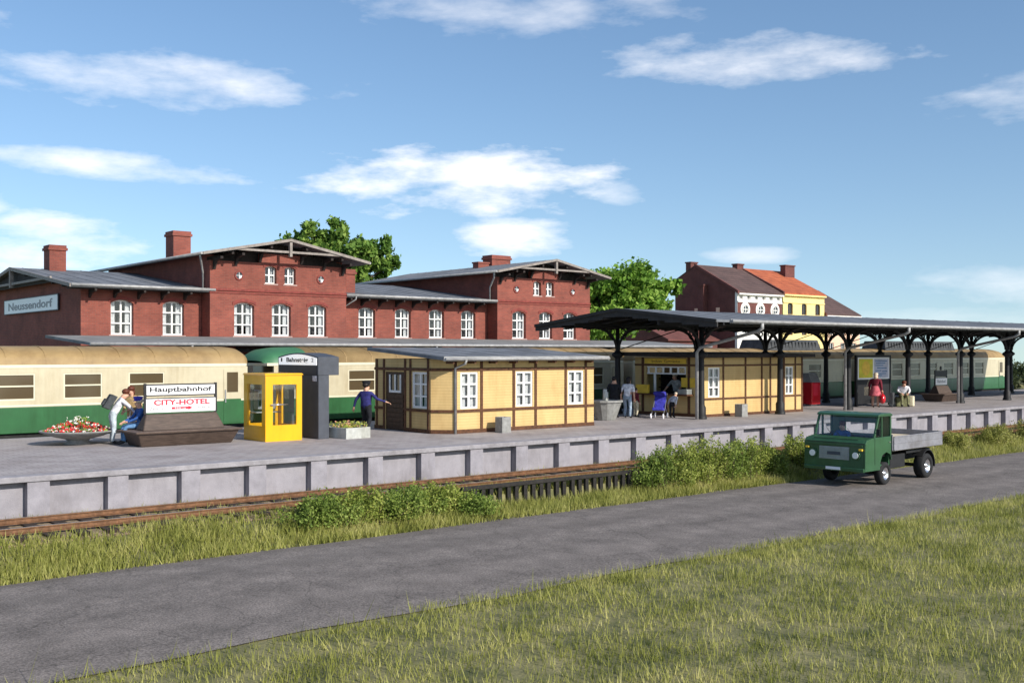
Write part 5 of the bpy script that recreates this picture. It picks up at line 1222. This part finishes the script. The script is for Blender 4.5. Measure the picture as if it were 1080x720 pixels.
# distant scrub on the right beyond the train
for i, (x, y, r, h) in enumerate(((86, 41, 2.0, 1.5), (90, 38.5, 1.8, 1.3), (94, 36.5, 2.2, 1.6), (99, 37, 2.4, 1.9), (97, 42, 2.6, 1.8), (103, 33, 2.2, 1.5), (92, 45, 2.5, 1.8), (104, 39, 2.5, 1.6), (88, 47, 2.4, 1.7), (109, 36, 2.6, 1.7), (101, 46, 2.6, 1.8), (84.5, 44.5, 1.8, 1.3))):
    cl = rclumps(9, r, r, gz(x, y) + .2, gz(x, y) + h, .4, .8, 40 + i); t = empty('scrub_bush', (x, y, gz(x, y)))
    tag(t, 'dull green scrub bush on the brow of the land beyond the end of the train', 'bush', 'scrub on the far right')
    rg = np.random.default_rng(i); P_ = []
    for (dx, dy, z, rr) in cl: P_.append(rg.normal(size=(420, 3)) * rr * .5 + np.array([dx, dy, z - gz(x, y)]))
    P_ = np.concatenate(P_); P_[:, 2] = np.abs(P_[:, 2]); leaf_mesh('foliage', P_, .13, 'leaf_far', t, seed=i)
# bushes along the bank
def bush(x, y, r, h, m, label, seed, n=8000, size=.034, grp='bushes between the track and the road'):
    t_ = empty('bush', (x, y, gz(x, y))); tag(t_, label, 'bush', grp); rg = np.random.default_rng(seed); P_ = []; z_ = gz(x, y)
    ns = int(26 + 40 * r); mb = MB(); r2 = random.Random(seed); yr = min(r, .62)
    for k in range(ns):
        bx, by = r2.gauss(0, r * .38), r2.gauss(0, yr * .35); hh = h * r2.uniform(.45, 1.18) * max(.35, 1 - .5 * (abs(bx) / r) ** 2); tx, ty = bx + r2.gauss(bx * .3, .16), by + r2.gauss(by * .3, .14)
        a0 = np.array([bx, by, 0.]); a1 = np.array([(bx + tx) / 2 + r2.gauss(0, .05), (by + ty) / 2 + r2.gauss(0, .05), hh * .55]); a2 = np.array([tx, ty, hh])
        mb.tube([tuple(a0), tuple(a1), tuple(a2)], [.010, .007, .003], 4)
        kk = int(n / ns * r2.uniform(.4, 1.5)); t = rg.uniform(.12, 1.0, (kk, 1)); p = (1 - t) ** 2 * a0 + 2 * t * (1 - t) * a1 + t ** 2 * a2; sprd = .035 + .10 * np.sin(np.pi * np.clip(t, 0, .95)) * r2.uniform(.5, 1.4)
        P_.append(p + rg.normal(size=(kk, 3)) * sprd)
    P_ = np.concatenate(P_); P_[:, 2] = np.abs(P_[:, 2]); leaf_mesh('foliage', P_, size, m, t_, seed=seed)
    mb.build('stem', 'bark', t_)
BL = [(12.7, 22.3, .8, .6), (13.8, 22.4, .8, .62), (14.9, 22.2, .85, .68), (16.1, 22.35, .8, .6), (16.9, 22.0, .5, .35)]
for i, b in enumerate(BL): bush(*b, 'leaf_bush' if i % 2 else 'leaf_weed', 'low dark green bush on the bank left of the black palisade', 60 + i, grp='bushes left of the palisade')
BL = [(24.5, 22.4, .7, .95), (25.5, 22.2, .8, 1.1), (26.6, 22.4, .85, 1.2), (27.8, 22.2, .85, 1.1), (29.0, 22.4, .8, 1.05), (30.0, 22.2, .6, .8)]
for i, b in enumerate(BL): bush(*b, 'leaf_bush' if i % 3 else 'leaf_weed', 'bushy green shrub on the bank between the black palisade and the lorry', 70 + i, grp='bushes right of the palisade')
BL = [(31.9, 22.5, .7, 1.0), (33.1, 22.6, .7, .8), (43.2, 22.6, .6, .55), (46.4, 22.5, .8, .8), (50.2, 22.5, .9, .9), (54.2, 22.5, 1.0, 1.0)]
for i, b in enumerate(BL): bush(*b, 'leaf_bush' if i < 2 else 'grass_blade', 'green shrub just behind the cab of the lorry' if i < 2 else 'yellow green bush on the bank right of the lorry', 80 + i, grp='bushes behind the lorry' if i < 2 else 'bushes right of the lorry')
# grass blades
def blades(name, label, areas, seed, hmin, hmax, wid=.012):
    rg = np.random.default_rng(seed); A = []
    for (x0, x1, y0, y1, n) in areas:
        x = rg.uniform(x0, x1, n); y = rg.uniform(y0, y1, n)
        dens = .5 + .5 * np.sin(x * 1.7 + 2 * np.sin(y * 1.3)) * np.sin(y * 2.1 + x * .4); keep = rg.random(n) < (.25 + .75 * dens); A.append(np.stack([x[keep], y[keep]], 1))
    A = np.concatenate(A); n = len(A); z = np.array([gz(a, b) for a, b in A]); z = np.where((A[:, 1] > 22.9) & (A[:, 1] < 26), -1.0, z)
    h = rg.uniform(hmin, hmax, n) * (.6 + .6 * rg.random(n)); an = rg.uniform(0, 6.283, n); dx, dy = np.cos(an) * wid, np.sin(an) * wid; lx, ly = rg.normal(size=n) * h * .35, rg.normal(size=n) * h * .35
    P0_ = np.stack([A[:, 0] - dx, A[:, 1] - dy, z - .02], 1); P1_ = np.stack([A[:, 0] + dx, A[:, 1] + dy, z - .02], 1); P2_ = np.stack([A[:, 0] + lx, A[:, 1] + ly, z + h], 1)
    q = np.stack([P0_, P1_, P2_], 1).reshape(-1, 3); me = bpy.data.meshes.new(name); me.vertices.add(3 * n); me.vertices.foreach_set('co', q.ravel()); me.loops.add(3 * n); me.loops.foreach_set('vertex_index', np.arange(3 * n))
    me.polygons.add(n); me.polygons.foreach_set('loop_start', np.arange(n) * 3); me.polygons.foreach_set('loop_total', np.full(n, 3)); me.update(); me.validate(); me.materials.append(M['grass_blade'])
    o = bpy.data.objects.new(name, me); C.objects.link(o); tag(o, label, 'grass', kind='stuff'); return o
blades('bank_grass', 'yellow green grass on the bank between the track and the road', [(4, 30, 21.05, 22.95, 42000), (30, 75, 21.05, 22.95, 34000), (75, 105, 21, 23, 6000)], 5, .10, .30, .016)
blades('track_grass', 'thin weeds growing along the rusty track', [(4, 60, 22.9, 23.5, 9000), (10, 60, 23.8, 24.9, 2500), (14, 24.5, 22.9, 23.75, 16000), (8, 14, 23.0, 24.5, 2500), (5, 70, 25.75, 25.98, 5000)], 6, .05, .2, .014)
blades('foreground_grass', 'grass verge in front of the road', [(-6, 18, 5, 14.5, 95000), (18, 45, 8, 14.65, 95000), (10, 40, 13.9, 14.8, 14000)], 8, .03, .17, .010)
blades('tall_weeds', 'taller dry grass tufts in the verge beside the road', [(-4, 40, 6, 14.6, 9000), (4, 60, 21.2, 22.6, 9000)], 9, .18, .42, .010)

# ------------------------------------------------------------------ town houses far behind
def house(x0, x1, y0, y1, ze, zr, facade, roofm, label, kind, chims, zb=-1.5):
    t = empty('town_house', (x0, y0, zb)); tag(t, label, 'house', 'town houses behind the platform canopy'); O = (-x0, -y0, -zb); ym = y0 + (y1 - y0) * .66
    W_ = x1 - x0; n3 = 3; cx3 = [x0 + W_ * (i + .5) / 3 for i in range(3)]
    holes = []
    fl = [(ze - 8.6, ze - 6.9), (ze - 5.6, ze - 3.9)] if kind == 'white' else [(ze - 8.9, ze - 7.2), (ze - 5.9, ze - 4.2), (ze - 3.0, ze - 1.35)]
    for z0, z1 in fl: holes += [(x - .6, x + .6, z0, z1) for x in cx3]
    if kind == 'white':
        holes += [(x0 + W_ * (i + .5) / 6 - .38, x0 + W_ * (i + .5) / 6 + .38, ze - 1.05, ze - .45) for i in range(6)]
    mb = MB(); mb.wall(x0, x1, zb, ze, y0, .4, holes); mb.build('facade', facade, t, O)
    mb = MB(); mb.prism([(y0 + .4, zb), (y0 + .4, ze - .05), (ym, zr - .12), (y1, ze + 2.0), (y1, zb)], 'x', x0, x0 + .35); mb.prism([(y0 + .4, zb), (y0 + .4, ze - .05), (ym, zr - .12), (y1, ze + 2.0), (y1, zb)], 'x', x1 - .35, x1); mb.box(x0 + .352, x1 - .352, y1 - .4, y1, zb, ze); mb.build('wall', 'house_brick', t, O)
    mb = MB(); mb.prism([(y0 - .3, ze), (ym, zr), (y1 + .3, ze + 2.0), (y1 + .3, ze + 1.8), (ym, zr - .2), (y0 - .3, ze - .2)], 'x', x0, x1); rf = mb.build('roof', roofm, t, O)
    mb = MB(); mb.prism([(y0 - .32, ze + .12), (ym, zr + .13), (ym, zr - .3), (y0 - .32, ze - .3)], 'x', x0 - .3, x0 - .002); mb.build('parapet', 'house_brick', t, O)
    mb = MB(); mb.box(x0 - .05, x1 + .0, y0 - .4, y0 - .002, ze - .4, ze - .202); mb.box(x0, x1, y0 - .12, y0 - .002, ze - 1.4, ze - 1.25)
    if kind == 'white':
        mb.box(x0, x1, y0 - .1, y0 - .002, ze - 3.55, ze - 3.4)
    mb.build('cornice', 'stucco_white' if kind != 'yellow' else 'stucco_yellow', t, O)
    if kind == 'white':
        mb = MB(); mb.wall(x0 + .02, x1 - .02, ze - 3.38, ze - 1.42, y0 - .02, .018); mb.build('brick_panel', 'house_brick', t, O)
        for x in cx3:
            mb = MB(); n = 22; R0 = 1.0
            mb.tube([(x, y0 - .06, ze - 2.35), (x, y0 - .022, ze - 2.35)], R0, n); md = mb.build('medallion', 'stucco_white', t, O)
            mb = MB(); mb.tube([(x, y0 - .07, ze - 2.35), (x, y0 - .061, ze - 2.35)], .5, n); mb.build('pane', 'dark_glass', md)
            mb = MB(); mb.tube([(x + .62 * math.cos(a), y0 - .10, ze - 2.35 + .62 * math.sin(a)) for a in [2 * math.pi * k / 16 for k in range(17)]], .09, 6); mb.box(x - .05, x + .05, y0 - .09, y0 - .071, ze - 2.85, ze - 1.85); mb.box(x - .5, x - .051, y0 - .09, y0 - .071, ze - 2.4, ze - 2.3); mb.box(x + .051, x + .5, y0 - .09, y0 - .071, ze - 2.4, ze - 2.3); mb.build('rose_tracery', 'stucco_white', md)
        for i in range(3):
            xx = x0 + W_ * (i + .3) / 3.2 + .5; yy = y0 + (ym - y0) * .55; zz_ = ze + (zr - ze) * .55; k = (zr - ze) / (ym - y0)
            mb = MB(); mb.add([(xx, yy - .5, zz_ - .5 * k + .06), (xx + .9, yy - .5, zz_ - .5 * k + .06), (xx + .9, yy + .5, zz_ + .5 * k + .06), (xx, yy + .5, zz_ + .5 * k + .06)] + [(xx, yy - .5, zz_ - .5 * k - .02), (xx + .9, yy - .5, zz_ - .5 * k - .02), (xx + .9, yy + .5, zz_ + .5 * k - .02), (xx, yy + .5, zz_ + .5 * k - .02)],
                   [(0, 1, 2, 3), (0, 4, 5, 1), (1, 5, 6, 2), (2, 6, 7, 3), (3, 7, 4, 0)]); mb.build('skylight', 'lamp_glass', rf)
    for (xa, xb, za, zb_) in holes:
        mb = MB(); w2 = xb - xa
        mb.box(xa, xa + .08, y0 + .15, y0 + .22, za, zb_); mb.box(xb - .08, xb, y0 + .15, y0 + .22, za, zb_); mb.box(xa + .08, xb - .08, y0 + .15, y0 + .22, zb_ - .08, zb_); mb.box(xa + .08, xb - .08, y0 + .15, y0 + .22, za, za + .08); mb.box((xa + xb) / 2 - .04, (xa + xb) / 2 + .04, y0 + .16, y0 + .21, za + .08, zb_ - .08)
        wn = mb.build('window', 'brown_timber' if kind == 'yellow' else 'window_white', t, O)
        mb = MB(); mb.box(xa, xb, y0 + .2, y0 + .205, za, zb_); mb.build('pane', 'dark_glass', wn)
    if kind == 'yellow':
        mb = MB()
        for (xa, xb, za, zb_) in holes: brick_arch(mb, (xa + xb) / 2, zb_, xb - xa, y0, .25, .22); arch_fill(mb, (xa + xb) / 2, zb_, xb - xa, y0 + .02, .12, .3)
        mb.build('window_hood', 'stucco_yellow', t, O)
    for (a, b, y_, z) in chims:
        mb = MB(); mb.box(a, b, y_, y_ + .9, zr - 1.2, z); mb.box(a - .1, b + .1, y_ - .1, y_ + 1.0, z + .002, z + .18); mb.build('chimney', 'house_brick', rf)
    return t
h1 = house(114.0, 123.8, 90, 101, 10.95, 15.0, 'stucco_white', 'brown_tile', 'town house with brown tiled roof, white upper front and three round rosettes', 'white', [(114.2, 115.6, 98.3, 15.3), (122.6, 124.0, 96.8, 15.4)])
h2 = house(124.1, 134.0, 90, 101, 11.15, 15.0, 'stucco_yellow', 'orange_tile', 'pale yellow town house with bright orange tiled roof', 'yellow', [(131.8, 134.1, 95.2, 15.6)])
h3 = house(134.3, 143.2, 90, 101, 8.4, 12.5, 'stucco_peach', 'brown_tile', 'lower peach coloured town house with dark brown roof at the right end of the row', 'plain', [])
# side wall details on first house + annex
mb = MB(); mb.box(113.2, 113.998, 95.2, 96.2, 5, 11.9); mb.box(113.1, 113.998, 95.1, 96.3, 11.9, 12.15); mb.build('flue', 'house_brick', h1, (-114, -90, 1.5))
mb = MB(); mb.box(113.93, 113.998, 96.6, 97.4, 8.2, 8.9); mb.box(113.93, 113.998, 93.0, 93.6, 8.2, 8.9); mb.build('side_shutter', 'stucco_peach', h1, (-114, -90, 1.5))
an = empty('brick_annex', (104, 92, -1.5)); tag(an, 'low dark red brick annex with sloping roof at the foot of the brown roofed house', 'outbuilding')
mb = MB(); mb.box(103.5, 113.5, 93, 101, -1.5, 4.6); mb.build('wall', 'house_brick', an, (-104, -92, 1.5))
mb = MB(); mb.prism([(92.6, 4.5), (101.4, 8.2), (101.4, 8.0), (92.6, 4.3)], 'x', 103.2, 113.6); mb.mi = 1; mb.prism([(93, 4.602), (101, 4.602), (101, 8.0)], 'x', 103.5, 103.9); mb.build('roof', ['house_brick', 'house_brick'], an, (-104, -92, 1.5))
